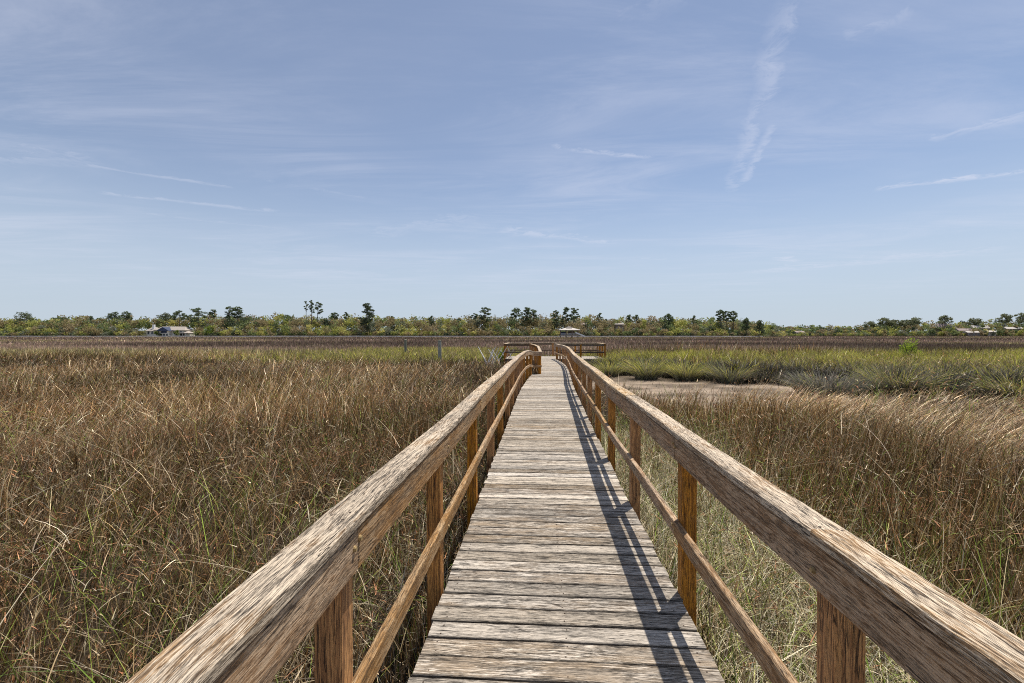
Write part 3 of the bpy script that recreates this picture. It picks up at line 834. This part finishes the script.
for row, (dist, hmin, hmax, hr) in enumerate(((0, 5, 9.5, 5.0), (12, 10, 15, 6.2), (30, 13.5, 18.5, 7.0), (58, 13, 18.5, 7.5))):
    for p in np.arange(-160, 790, (4.2, 4.2, 4.2, 4.8)[row]):
        p2 = p + random.uniform(-2, 2)
        dy = 400 + dist + random.uniform(-5, 5)
        x = xat(p2, dy)
        fe = float(far_edge(x)); yy = fe + 6 + dist + random.uniform(-4, 6)
        if x > 205: continue
        x = xat(p2, yy)
        if row <= 1 and 136 < p2 < 197: continue
        if row == 2 and 140 < p2 < 194: hmaxx = hmin + 1
        env = 1 + .18 * (float(vnoise(x, 0, .012, 201)) - .5) * 2 - .12 * smooth(560, 760, p2) - .08 * smooth(130, 0, p2)
        H = random.uniform(hmin, hmax) * env * 1.18
        ci = int(RNG.choice(len(WOODC), p=np.array(WOODW) / sum(WOODW)))
        if vnoise(p2, row, .05, 207) > .56 and random.random() < .55: ci = 0 if random.random() < .5 else 4
        wood_tree(x, yy, H, hr * random.uniform(.75, 1.25), WOODC[ci], (260, 300, 260, 190)[row], (.55, .65, .75, .9)[row], row < 2)
    # the farther shore on the right
    for p in np.arange(735, 1180, (3.0, 3.4, 4.2, 5)[row]):
        p2 = p + random.uniform(-1.5, 1.5); yy = 700 + dist * 1.6 + random.uniform(-8, 8)
        x = xat(p2, yy)
        env = (.62 + .38 * smooth(835, 905, p2)) * (1.0 + .2 * smooth(940, 1020, p2))
        if 840 < p2 < 872: env *= .8
        H = random.uniform(hmin, hmax) * env * 1.15
        ci = int(RNG.choice(len(WOODC), p=np.array(WOODW) / sum(WOODW)))
        wood_tree(x, yy, H, hr * random.uniform(.8, 1.3), WOODC[ci], (140, 170, 140, 110)[row], (.9, 1.0, 1.1, 1.3)[row], row < 2)
for q_ in range(2):
    for p in np.arange(-160, 1180, 2.6):
        yy0 = 400 if p < 760 else 700
        if 138 < p < 196 or p < 0 and q_ == 0: continue
        x = xat(p, yy0); yy = float(far_edge(x)) + 2 + 16 * q_; x = xat(p, yy)
        if 760 <= p < 800 and x < 330: continue
        ci = int(RNG.choice(len(WOODC), p=np.array(WOODW) / sum(WOODW)))
        wood_tree(x, yy, random.uniform(2.6, 5), 3.4, WOODC[ci], 90, .6, True)
me = np_mesh('distant_wood', np.concatenate(VV), np.concatenate(QQ), attrs={'col': ('FLOAT_COLOR', np.concatenate(CC))}, mats=[M_LEAF])
w = link(bpy.data.objects.new('distant_wood', me)); tag(w, 'olive, tan and green broadleaf wood along the far shore', kind='stuff')

def tube(tb, pts, r0, r1, sides=7):
    n = len(pts)
    for i in range(n - 1):
        pass
    pts = [Vector(p) for p in pts]
    base = tb.n; L = 0; rnd = random.random()
    for i, p in enumerate(pts):
        t = (pts[min(n - 1, i + 1)] - pts[max(0, i - 1)]).normalized()
        up = Vector((0, 1, 0)) if abs(t.z) > .7 else Vector((0, 0, 1))
        x = t.cross(up).normalized(); z = x.cross(t).normalized(); r = r0 + (r1 - r0) * i / (n - 1)
        if i: L += (pts[i] - pts[i - 1]).length
        for k in range(sides):
            a = 2 * PI * k / sides
            q = p + x * math.cos(a) * r + z * math.sin(a) * r
            tb.V.append(q[:]); tb.gc.append((L, math.cos(a) * r, math.sin(a) * r)); tb.r.append(rnd)
    for i in range(n - 1):
        for k in range(sides):
            a0 = base + i * sides + k; a1 = base + i * sides + (k + 1) % sides
            tb.Q.append((a0, a1, a1 + sides, a0 + sides)); tb.mi.append(0)
    tb.n += n * sides

def emergent(px_, H, label, spread=4.5, depth=20, kind='pine', col=(.055, .068, .035), bare=.55, tufts=9, lean=0., name='pine_tree', npt=60, sz=.55, fardist=None):
    fe = 395 if fardist is None else fardist
    yy = fe + depth; x = xat(px_, yy)
    z0 = float(ground_z(np.array([x]), np.array([yy]))[0])
    H = H * 1.12; npt = int(npt * 1.1); tufts = int(tufts * 1.9); col = tuple(2.5 * v for v in col); spread *= 1.15; npt = int(npt * .8); tufts = int(tufts * 1.25)
    root = empty(name, (x, yy, z0)); tag(root, label, 'tree', 'tall trees rising above the far wood')
    tb = TB(); top = Vector((lean * H, 0, H * .96)); mids = [Vector((lean * H * f ** 1.4 + random.uniform(-.25, .25) * (f > 0), random.uniform(-.2, .2), H * .96 * f)) for f in (0, .3, .55, .8, 1)]
    tube(tb, mids, .42, .12)
    P = []
    for i in range(tufts):
        f = bare + (1 - bare) * (i + .5) / tufts
        a = RNG.uniform(0, 2 * PI); k = 1 - .55 * abs((f - bare) / (1 - bare) - .35)
        r = spread * k * random.uniform(.35, 1.15) * (.15 if i == tufts - 1 else 1)
        base_p = Vector((lean * H * f ** 1.4, 0, H * (f - .06)))
        tip = Vector((base_p.x + math.cos(a) * r, math.sin(a) * r, H * f + random.uniform(0, .6)))
        tube(tb, [base_p, base_p.lerp(tip, .5) + Vector((0, 0, -.15)), tip], .13, .05, 5)
        rad = max(.7, spread * random.uniform(.24, .44))
        d = RNG.normal(0, 1, (npt, 3)); d /= np.linalg.norm(d, axis=1)[:, None]
        P.append(np.array(tip[:]) + d * rad * RNG.uniform(.4, 1, npt)[:, None] * np.array([1.15, 1.15, .5 if kind == 'pine' else .75]))
    P = np.concatenate(P)
    cols = np.array(col)[None] * RNG.uniform(.6, 1.5, (len(P), 1)) * RNG.uniform(.92, 1.08, (len(P), 3))
    V, Q, C = leafquads(P, sz, cols)
    me = np_mesh('crown', V, Q, attrs={'col': ('FLOAT_COLOR', C)}, mats=[M_LEAF])
    link(bpy.data.objects.new('crown', me), root)
    t = tb.build('trunk', M_BARK, root)
    return root

OAK = (.075, .08, .04)
emergent(25, 20, 'broad dark tree standing alone at the far left end of the wood', 6.5, 25, 'oak', (.06, .068, .035), .45, 12, name='oak_tree')
emergent(60, 15.5, 'low flat-topped dark tree left of the white house, above tan crowns', 6, 35, 'oak', (.06, .068, .035), .6, 8, name='oak_tree')
emergent(91, 16.5, 'thin dark treetop between the far left trees and the white house', 2.6, 40, bare=.65, tufts=5)
emergent(117, 19.5, 'wide dark treetop just left of the white house roof', 5.5, 40, 'oak', (.05, .06, .03), .6, 10, name='oak_tree')
emergent(127, 20, 'dark treetop with two bumps close left of the chimney house', 4.5, 38, 'oak', (.05, .06, .03), .65, 7, name='oak_tree')
emergent(166, 18.5, 'wide dark crown directly behind the roof of the white house', 5.5, 40, 'oak', (.055, .06, .035), .6, 9, name='oak_tree')
emergent(180, 21, 'flat-topped dark pine behind the right end of the white house', 5.0, 22, bare=.66, tufts=9)
emergent(199, 23, 'tall rounded dark pine with open crown right of the white house', 5.4, 12, bare=.5, tufts=12)
emergent(213, 22.5, 'slim pine with bare trunk between two larger pines right of the house', 3.2, 22, bare=.72, tufts=6)
emergent(230, 24.5, 'left of the twin high pines standing right of the house', 4.2, 18, bare=.62, tufts=10)
emergent(238, 24.5, 'right of the twin high pines standing right of the house', 4.4, 24, bare=.6, tufts=11, lean=.02)
emergent(306.5, 29.5, 'thin spindly pine, leftmost of the tallest trio above the wood', 1.7, 20, bare=.72, tufts=6, npt=22)
emergent(311.8, 30, 'tallest pine with bare trunk, middle of the tallest trio', 2.4, 24, bare=.66, tufts=8, npt=45)
emergent(317, 28.5, 'leaning flat-headed pine, rightmost of the tallest trio', 3.3, 18, bare=.66, tufts=8, lean=.045, npt=50)
emergent(335, 19.5, 'small flat-topped pine right of the tallest trio', 3.2, 26, bare=.74, tufts=6)
emergent(346, 20, 'dark square-topped treetop midway between the trio and the big ragged pine', 2.2, 26, bare=.7, tufts=5)
emergent(367, 26, 'big ragged dark pine with layered branches, nearest the shore in the middle left', 5.2, 4, bare=.22, tufts=22, col=(.04, .05, .028), npt=70)
emergent(392, 16, 'small dark treetop right of the big ragged pine', 2.4, 38, bare=.6, tufts=6)
emergent(432, 16.5, 'low dark treetop right of the middle of the wood, left of the boardwalk pines', 2.6, 38, bare=.6, tufts=6)
emergent(474, 18.5, 'small layered pine left of the rounded pine above the boardwalk railing', 3.0, 28, bare=.6, tufts=7)
emergent(485, 23, 'rounded dark pine above the wood left of the boardwalk end', 4.4, 18, bare=.5, tufts=13)
emergent(516, 22.5, 'airy umbrella-shaped pine left of the dense pair near the boardwalk end', 4.6, 22, bare=.68, tufts=9)
emergent(526, 23, 'left of two dense dark pines behind the boardwalk end', 4.0, 16, bare=.5, tufts=12)
emergent(533, 21, 'right of two dense dark pines behind the boardwalk end', 4.4, 20, bare=.45, tufts=12)
emergent(556, 20.5, 'dark pine left of the white-roofed gazebo boathouse', 3.2, 20, bare=.45, tufts=9)
emergent(566, 23, 'tall pine with round head directly above the boathouse roof', 3.6, 20, bare=.5, tufts=11)
emergent(574, 22.5, 'round-headed pine just right of the boathouse roof', 3.4, 24, bare=.6, tufts=9)
emergent(600, 18.5, 'tiny dark flat treetop right of the boathouse pines', 2.6, 40, bare=.7, tufts=5)
emergent(630, 17, 'flat dark treetop midway between the boathouse and the right pines', 3.0, 40, bare=.65, tufts=6)
emergent(637, 17, 'dark treetop beside the flat one right of the boathouse', 2.8, 34, bare=.6, tufts=6)
emergent(668, 17.5, 'dark-green treetop over the yellow-green crowns right of centre', 3.8, 34, 'oak', (.055, .068, .035), .55, 9, name='oak_tree')
emergent(694, 16.5, 'small dark pointed treetop left of the right-hand pine group', 2.4, 34, bare=.6, tufts=5)
emergent(720, 20.5, 'left of the close-set pines where the nearer wood ends', 3.3, 20, bare=.6, tufts=9)
emergent(726, 20, 'middle of the close-set pines where the nearer wood ends', 3.0, 28, bare=.62, tufts=8)
emergent(733, 19.5, 'right of the close-set pines where the nearer wood ends', 3.3, 22, bare=.6, tufts=9)
emergent(747, 13.5, 'low dark tree at the very end of the nearer wood', 3.6, 14, 'oak', (.055, .068, .035), .4, 9, name='oak_tree')
emergent(759, 12.5, 'last low dark tree before the gap to the farther shore', 3.4, 14, 'oak', (.055, .068, .035), .4, 9, name='oak_tree')
for p_, h_, lab in ((870, 18, 'leftmost dark flat tree on the farther shore'), (884, 23, 'wider dark tree second on the farther shore'), (893, 20, 'small dark round tree on the farther shore, third from left'),
                    (905, 20, 'dark low tree on the farther shore left of the grey roof'), (914, 23, 'dark flat tree just above the grey roof on the farther shore'), (944, 26, 'wide umbrella tree between the grey roof and the pale roofs'),
                    (974, 22, 'dark spread tree above the pale roofs'), (1005, 28, 'big rounded olive tree near the right edge of the photo'), (1021, 29, 'dark tree cut by the right edge of the photo')):
    emergent(p_, h_, lab, 7.0, 30, 'oak', (.085, .09, .05), .62, 9, name='oak_tree', sz=.9, fardist=700)
# bright fresh shrub in front of the wood
def shrub(name, x, y, R, H, col, label, cat, npt=500, sz=.3, z=None, lobes=8):
    z0 = float(ground_z(np.array([x]), np.array([y]))[0]) if z is None else z
    P = lobes_points((0, 0), H * .5, R, H * .8, lobes, npt, .8); P[:, 2] = np.maximum(P[:, 2], .05)
    cols = np.array(col)[None] * RNG.uniform(.7, 1.35, (len(P), 1)) * RNG.uniform(.92, 1.08, (len(P), 3))
    V, Q, C = leafquads(P, sz, cols)
    root = empty(name, (x, y, z0)); tag(root, label, cat)
    link(bpy.data.objects.new('foliage', np_mesh('foliage', V, Q, attrs={'col': ('FLOAT_COLOR', C)}, mats=[M_LEAF])), root)
    tb = TB()
    for k in range(5):
        a = random.uniform(0, 2 * PI); tube(tb, [(0, 0, -.2), (math.cos(a) * R * .2, math.sin(a) * R * .2, H * .35), (math.cos(a) * R * .5, math.sin(a) * R * .5, H * .7)], R * .035, R * .012, 5)
    tb.build('stem', M_BARK, root)
shrub('round_shrub', xat(211, 394), 394, 7.2, 10.5, (.19, .25, .045), 'rounded bright green tree at the foot of the pines right of the white house', 'tree', 900, .5)
shrub('small_tree', xat(157, 386), 386, 3.6, 6.0, (.14, .17, .05), 'small dark green tree before the chimney end of the white house', 'tree', 420, .45)
shrub('small_tree', xat(177, 386), 386, 3.2, 6.4, (.18, .21, .06), 'small olive tree before the right half of the white house', 'tree', 420, .45)
shrub('small_tree', xat(140, 388), 388, 4.0, 5.5, (.24, .22, .08), 'low bushy tree just left of the white house', 'tree', 420, .45)
shrub('green_bush', xat(501, 32.5), 32.5, .62, 1.9, (.30, .36, .05), 'bright yellow-green bush beside the left end of the viewing platform', 'bush', 420, .055)
shrub('green_bush', xat(908, 36), 36, 1.0, 1.75, (.34, .42, .06), 'bright green bush standing above the cordgrass on the right', 'bush', 700, .065)

# ------------------------------------------------------------------ piles, branches
def pile(px_, d, ztop_, dia, label):
    x = xat(px_, d)
    root_z = GZ
    tb = TB(); n = 14
    tube(tb, [(0, 0, -.5), (.01, 0, .4), (0, .01, ztop_ - GZ - .02)], dia / 2 * 1.05, dia / 2 * .95, n)
    b0 = tb.n
    tube(tb, [(0, 0, ztop_ - GZ - .021), (0, 0, ztop_ - GZ)], dia / 2 * .95, dia / 2 * .5, n)
    # closed top
    r = list(range(tb.n - n, tb.n))
    for k in range(1, n - 2, 2): tb.Q.append((r[0], r[k], r[k + 1], r[k + 2])); tb.mi.append(0)
    o = tb.build('wooden_pile', M_PILE); o.location = (x, d, GZ)
    tag(o, label, 'pile', 'wooden piles in the marsh')
pile(439.6, 34, 1.22, .27, 'taller nearer round wooden pile left of the boardwalk end')
pile(405.5, 44, 1.17, .26, 'shorter farther wooden pile, left of the other pile')
for k, (px_, d, n_) in enumerate(((486, 30.5, 5), (497, 30.2, 5), (505, 30.8, 4))):
    tb = TB()
    for i in range(n_):
        a = random.choice((-1, 1)) * random.uniform(.35, .95); x0 = random.uniform(-.4, .4); Lh = random.uniform(1.15, 1.5)
        b = random.uniform(-.4, .4)
        tube(tb, [(x0 - a * .5, b * .3, -.1), (x0, 0, Lh * .5), (x0 + a * .55, b * .5, Lh)], .034, .018, 6)
    o = tb.build('dead_branches', M_BLEACH); o.location = (xat(px_, d), d, GZ)
    tag(o, ('bleached bare branches in the marsh, farthest left from the platform', 'crossed bleached branches below the bright bush by the platform', 'bleached leaning branches against the platform corner')[k], 'branches', 'dead branches by the platform')
for k, (px_, d, x2) in enumerate(((467, 29, .5),)):
    pass

# ------------------------------------------------------------------ buildings
def boxm(name, parts, mat, parent):
    """parts: (cx,cy,cz,sx,sy,sz)"""
    V = []; Q = []
    for cx, cy, cz, sx, sy, sz in parts:
        b = len(V)
        for dz in (-1, 1):
            for dx, dy in ((-1, -1), (1, -1), (1, 1), (-1, 1)): V.append((cx + dx * sx / 2, cy + dy * sy / 2, cz + dz * sz / 2))
        Q += [(b, b + 3, b + 2, b + 1), (b + 4, b + 5, b + 6, b + 7), (b, b + 1, b + 5, b + 4), (b + 1, b + 2, b + 6, b + 5), (b + 2, b + 3, b + 7, b + 6), (b + 3, b, b + 4, b + 7)]
    return link(bpy.data.objects.new(name, np_mesh(name, V, Q, mats=[mat])), parent)
def roof(name, cx, cy, z, sx, sy, h, mat, parent, hip=0.0, axis='x', th=.25):
    """pitched roof with ridge along axis; hip pulls the ridge ends in"""
    if axis == 'x': rd = [(cx - sx / 2 + hip, cy), (cx + sx / 2 - hip, cy)]
    else: rd = [(cx, cy - sy / 2 + hip), (cx, cy + sy / 2 - hip)]
    c = [(cx - sx / 2, cy - sy / 2), (cx + sx / 2, cy - sy / 2), (cx + sx / 2, cy + sy / 2), (cx - sx / 2, cy + sy / 2)]
    V = [(a, b, z) for a, b in c] + [(a, b, z + th) for a, b in c] + [(rd[0][0], rd[0][1], z + h), (rd[1][0], rd[1][1], z + h)]
    Q = [(0, 3, 2, 1), (0, 1, 5, 4), (1, 2, 6, 5), (2, 3, 7, 6), (3, 0, 4, 7)]
    if axis == 'x': Q += [(4, 5, 9, 8), (6, 7, 8, 9)]; T = [(7, 4, 8), (5, 6, 9)]
    else: Q += [(5, 6, 9, 8), (7, 4, 8, 9)]; T = [(4, 5, 8), (6, 7, 9)]
    return link(bpy.data.objects.new(name, np_mesh(name, V, Q, T, mats=[mat])), parent)
def window(cx, cy, cz, w, h, parent):
    f = boxm('window', [(cx, cy - .03, cz, w + .3, .14, h + .3)], M_TRIM, parent)
    boxm('pane', [(cx, cy - .09, cz, w, .08, h)], M_GLASS, f)

# white house on the left shore
hy = 392; hx = xat(167, hy)
hz = float(ground_z(np.array([hx]), np.array([hy]))[0])
H = empty('shore_house', (hx, hy, hz)); tag(H, 'long cream two-storey house with grey roof, navy gable and white chimney on the left shore', 'house')
boxm('wall', [(-1, 4, 2.7, 36, 9, 5.4), (.5, -1.6, 2.8, 9.5, 4, 5.6)], M_WHITE, H)
roof('roof', 3.5, 4, 5.4, 30, 11.5, 3.6, M_ROOFG, H, hip=4)
roof('roof', -15, 4, 4.9, 9, 11, 3.6, M_ROOFG, H, hip=2.5)
roof('gable_roof', .5, -1.2, 5.0, 11.5, 8.6, 3.5, M_NAVY, H, axis='y')
boxm('gable', [(.5, -3.72, 4.35, 5.2, .2, 2.4)], M_NAVY, H)
boxm('chimney', [(-14.2, 2, 7.6, 1.7, 1.7, 6.4)], M_TRIM, H)
for xx in (-17, -13.4, -9.8, -6.4, 7.4, 10.6, 13.8): window(xx, -.55, 3.4, 1.8, 2.6, H)
for xx in (-2.3, .5, 3.3): window(xx, -3.65, 1.5, 1.6, 1.8, H)
boxm('porch_post', [(x_, -2.2, 1.4, .4, .4, 2.8) for x_ in (8, 11, 14, 17, 20)], M_TRIM, H)
roof('porch_roof', 17, 1.5, 2.9, 11, 9, 2.0, M_ROOFG, H, hip=3)
boxm('side_wing', [(17.5, 2.5, 1.45, 9.5, 6, 2.9)], M_WHITE, H)
# pavilion boathouse
by = 235; bx = xat(569, by)
B = empty('boathouse', (bx, by, GZ)); tag(B, 'open boathouse pavilion on piles with a pale hipped roof in front of the far wood', 'boathouse')
roof('roof', 0, 0, 4.55, 11.2, 8, 1.35, M_ROOFW, B, hip=3.9)
roof('roof_lantern', 0, 0, 5.9, 3.2, 2.4, .55, M_ROOFW, B, hip=1.1)
boxm('floor', [(0, 0, 1.85, 9.4, 6.6, .3)], M_UNDER_ if False else M_TANWALL, B)
for x_ in (-4.4, -1.5, 1.5, 4.4):
    for y_ in (-3, 3): boxm('post', [(x_, y_, 2.3, .28, .28, 4.5)], M_BRICKW, B)
boxm('locker', [(-3.1, .5, 3.0, 2.4, 3.4, 2.0)], M_NAVY, B)
boxm('storage_room', [(1.2, 1.2, 3.1, 3.4, 2.8, 2.2)], M_BRICKW, B)
boxm('railing', [(0, -3.05, 3.0, 8.6, .08, .12), (0, -3.05, 2.5, 8.6, .08, .1)], M_TRIM, B)
G = link(bpy.data.objects.new('gangway', np_mesh('gangway', [(3.0, -3.6, 3.1), (3.0, -2.4, 3.1), (7.6, -2.4, 1.3), (7.6, -3.6, 1.3), (3.0, -3.6, 3.8), (3.0, -2.4, 3.8), (7.6, -2.4, 2.0), (7.6, -3.6, 2.0)], [(0, 3, 2, 1), (4, 5, 6, 7), (0, 4, 7, 3), (1, 2, 6, 5), (0, 1, 5, 4), (3, 7, 6, 2)], mats=[M_TRIM])), B)
# other houses among the trees
def small_house(px_, d, w, h, rh, wallm, roofm, name, label, axis='x', dz=0, wins=3, dep=8, hip=0):
    x = xat(px_, d); z0 = float(ground_z(np.array([x]), np.array([float(d)]))[0]) + dz
    R = empty(name, (x, d, z0)); tag(R, label, 'house', 'houses on the far shores')
    boxm('wall', [(0, 0, h / 2, w * .94, dep, h)], wallm, R)
    roof('roof', 0, 0, h, w, dep + 1.4, rh, roofm, R, hip=hip, axis=axis)
    for i in range(wins): window(-w * .35 + w * .7 * i / max(1, wins - 1), -dep / 2, h * .5, w * .1, h * .42, R)
small_house(583.5, 418, 5.5, 9.0, 1.8, M_TANWALL, M_PINKROOF, 'hidden_house', 'small brown roof showing between the crowns just right of the boathouse', dz=1.5, wins=2)
small_house(619, 412, 8.0, 9.5, 1.2, M_BRICKW, M_ROOFG, 'hidden_house', 'grey-roofed house half hidden in the wood right of the boathouse', dz=1.0, wins=3)
small_house(768, 690, 14, 7, 2.5, M_WHITE, M_ROOFG, 'low_house', 'low pale grey house at the gap between the two shores', wins=4)
small_house(799, 702, 13, 4.6, 2.0, M_TANWALL, M_PINKROOF, 'low_house', 'low tan house with brownish roof on the farther shore right of the gap', wins=3)
small_house(943, 728, 34, 11, 7.0, M_BRICKW, M_PINKROOF, 'large_house', 'big house with a broad pinkish grey roof on the farther shore', wins=4, hip=6)
small_house(963, 708, 20, 7.5, 3.4, M_TANWALL, M_PINKROOF, 'shore_cottage', 'brown-roofed cottage left of the pale roofs near the right edge', wins=4)
small_house(979, 722, 24, 11, 4.5, M_TANWALL, M_ROOFW, 'shore_cottage', 'tallest pale-roofed house near the right edge', wins=4)
small_house(971, 697, 18, 4.6, 2.6, M_BRICKW, M_ROOFW, 'shore_cottage', 'low pale roof in front of the tall pale-roofed house', wins=3)
small_house(989, 698, 12, 5.6, 2.2, M_TANWALL, M_ROOFW, 'shore_cottage', 'small pale-roofed cottage just right of the tall one', wins=2)
small_house(1012, 716, 24, 10, 3.2, M_BRICKW, M_ROOFW, 'shore_cottage', 'long pale-roofed house nearest the right edge of the photo', wins=4)
# pale strip along the waterline
xs = np.arange(-700, 200, 6.0); ye = far_edge(xs) - 9
top = .62 + .2 * vnoise(xs, xs * 0, .08, 301)
V = np.concatenate([np.stack([xs, ye, top * 0 - .8], 1), np.stack([xs, ye + .4, top], 1), np.stack([xs, ye + 4, top + .05], 1)]); n = len(xs)
Q = [(i, i + 1, i + n + 1, i + n) for i in range(n - 1)] + [(i + n, i + n + 1, i + 2 * n + 1, i + 2 * n) for i in range(n - 1)]
M_SAND = mat_plain('pale_shore_sand', (.62, .57, .52), .9, 0, .4, .3)
o = link(bpy.data.objects.new('shore_bank', np_mesh('shore_bank', V, Q, mats=[M_SAND]))); tag(o, 'thin pale bank along the foot of the far wood', kind='structure')

# ------------------------------------------------------------------ camera
cam = bpy.data.cameras.new('camera'); cam.sensor_width = 36; cam.lens = 16.0
cam.clip_start = .05; cam.clip_end = 8000
co = bpy.data.objects.new('camera', cam); link(co)
YAW = math.atan(29 / 455); PITCHD = math.atan(6.5 / 455)
co.location = (0, 0, CAMZ); co.rotation_euler = (PI / 2 - PITCHD, 0, YAW)
SC.camera = co

# ------------------------------------------------------------------ light and sky
S = Vector((.25, .33, 1)).normalized()
sun = bpy.data.lights.new('sun', 'SUN'); sun.energy = 5.0; sun.angle = math.radians(.53); sun.color = (1, .95, .87)
so = bpy.data.objects.new('sun', sun); link(so); so.rotation_euler = S.to_track_quat('Z', 'Y').to_euler(); so.location = (5, 7, 30)

world = bpy.data.worlds.new('World'); SC.world = world; world.use_nodes = True
nt = NT(world.node_tree); nt.n.clear()
out = nt.node('ShaderNodeOutputWorld'); bgn = nt.node('ShaderNodeBackground')
sky = nt.node('ShaderNodeTexSky', sky_type='NISHITA'); sky.sun_disc = False
sky.sun_elevation = math.asin(S.z); sky.sun_rotation = math.atan2(S.x, S.y)
sky.altitude = 0; sky.air_density = 1.0; sky.dust_density = .0; sky.ozone_density = 2.5
d = nt.node('ShaderNodeTexCoord').outputs['Generated']
sep = nt.node('ShaderNodeSeparateXYZ'); nt.put(sep.inputs[0], d)
zz = nt.math('MAXIMUM', sep.outputs[2], .03)
u = nt.math('DIVIDE', sep.outputs[0], zz); v = nt.math('DIVIDE', sep.outputs[1], zz)
cmb = nt.node('ShaderNodeCombineXYZ'); nt.put(cmb.inputs[0], u); nt.put(cmb.inputs[1], v)
pl = cmb.outputs[0]
def pdir(px_, py_):
    """direction of a point in the sky, as sky-plane coordinates"""
    vx = (px_ - 512) / 455; vz = -(py_ - 341.5) / 455; vy = 1.0
    c, s_ = math.cos(-PITCHD), math.sin(-PITCHD)
    vy, vz = vy * c - vz * s_, vy * s_ + vz * c
    c, s_ = math.cos(YAW), math.sin(YAW)
    X_, Y_ = vx * c - vy * s_, vx * s_ + vy * c
    return X_ / vz, Y_ / vz
wob = nt.noise(pl, 1.6, 5, .6)
wobv = nt.math('SUBTRACT', wob, .5)
fib = nt.noise(pl, 7.0, 6, .7, .6)
total = None
def add(m):
    global total
    total = m if total is None else nt.math('MAXIMUM', total, m)
STREAKS = [  # x0,y0,x1,y1,width px at start / end, strength
    (870, 190, 1040, 169, 2.5, .62), (925, 143, 1040, 114, 6, .32), (788, -30, 728, 198, 13, .30), (775, 118, 738, 188, 5, .35),
    (545, 146, 658, 159, 2.6, .45), (490, 231, 622, 244, 3.6, .38), (70, 163, 243, 189, 1.6, .30), (90, 193, 288, 212, 1.6, .32), (110, 210, 300, 231, 1.2, .18),
    (735, 274, 1040, 246, 3.2, .32), (772, 257, 798, 262, 2.6, .45), (-20, 160, 110, 161, 7, .22), (370, 238, 490, 212, 6, .2), (640, 258, 668, 260, 1.6, .25),
    (255, 178, 375, 200, 2, .14), (840, 40, 920, 10, 8, .2), (610, 8, 700, -8, 18, .15)]
for (x0, y0, x1, y1, wpx, st) in STREAKS:
    a = pdir(x0, y0); b_ = pdir(x1, y1)
    mx_, my_ = (x0 + x1) / 2, (y0 + y1) / 2
    L = math.hypot(b_[0] - a[0], b_[1] - a[1]); tx, ty = (b_[0] - a[0]) / L, (b_[1] - a[1]) / L
    nl = math.hypot(x1 - x0, y1 - y0); ox, oy = -(y1 - y0) / nl * wpx, (x1 - x0) / nl * wpx
    m0 = pdir(mx_, my_); m1 = pdir(mx_ + ox, my_ + oy)
    W = abs((m1[0] - m0[0]) * -ty + (m1[1] - m0[1]) * tx)
    dxn = nt.math('SUBTRACT', u, a[0]); dyn = nt.math('SUBTRACT', v, a[1])
    al = nt.math('ADD', nt.math('MULTIPLY', dxn, tx), nt.math('MULTIPLY', dyn, ty))
    cr = nt.math('ADD', nt.math('MULTIPLY', dxn, -ty), nt.math('MULTIPLY', dyn, tx))
    cr = nt.math('ADD', cr, nt.math('MULTIPLY', wobv, W * 5.0))
    cr = nt.math('ADD', cr, nt.math('MULTIPLY', nt.math('SUBTRACT', fib, .5), W * 4.0))
    body = nt.mapr(nt.math('ABSOLUTE', cr), 0, W * 1.5, 1, 0)
    fade = nt.math('MULTIPLY', nt.mapr(al, 0, L * .12, 0, 1), nt.mapr(al, L * .85, L, 1, 0))
    mm = nt.math('MULTIPLY', nt.math('MULTIPLY', body, fade), nt.mapr(fib, .34, .62, .15, 1))
    add(nt.math('MULTIPLY', mm, st * .8))
# thin veil of cirrus
rot = nt.node('ShaderNodeMapping'); rot.inputs['Rotation'].default_value = (0, 0, math.radians(28)); rot.inputs['Scale'].default_value = (.55, 1.7, 1); nt.put(rot.inputs[0], pl)
veil = nt.noise(rot.outputs[0], .8, 8, .68, 1.0)
veil2 = nt.noise(pl, .45, 4, .55)
vf = nt.math('MULTIPLY', nt.mapr(veil, .36, .74), nt.mapr(veil2, .34, .6))
vf = nt.math('MULTIPLY', vf, .27)
vf = nt.math('ADD', vf, .15)
cl = nt.math('MAXIMUM', vf, nt.math('MINIMUM', nt.math('ADD', total, nt.math('MULTIPLY', vf, .8)), 1.0))
cl = nt.math('MULTIPLY', cl, nt.mapr(sep.outputs[2], .02, .14, 0, 1))
skyc = nt.mix(1.0, sky.outputs[0], (.88, .93, .98), 'MULTIPLY')
hsk = nt.node('ShaderNodeHueSaturation'); hsk.inputs['Saturation'].default_value = .9; nt.put(hsk.inputs['Color'], skyc); skyc = hsk.outputs[0]
skyc = nt.mix(nt.mapr(sep.outputs[2], 0, .34, .88, 0), skyc, (4.9, 5.7, 6.75))
cc = nt.mix(cl, skyc, (6.8, 7.1, 8.3))
nt.put(bgn.inputs[0], cc); bgn.inputs[1].default_value = .1
nt.l.new(bgn.outputs[0], out.inputs[0])

SC.view_settings.view_transform = 'Standard'; SC.view_settings.look = 'None'
SC.view_settings.exposure = .1; SC.view_settings.gamma = 1; SC.view_settings.use_curve_mapping = False
SC.cycles.use_denoising = False; SC.cycles.filter_width = 1.05
SC.cycles.max_bounces = 4; SC.cycles.diffuse_bounces = 2; SC.cycles.glossy_bounces = 2; SC.cycles.transmission_bounces = 4
SC.cycles.use_adaptive_sampling = True
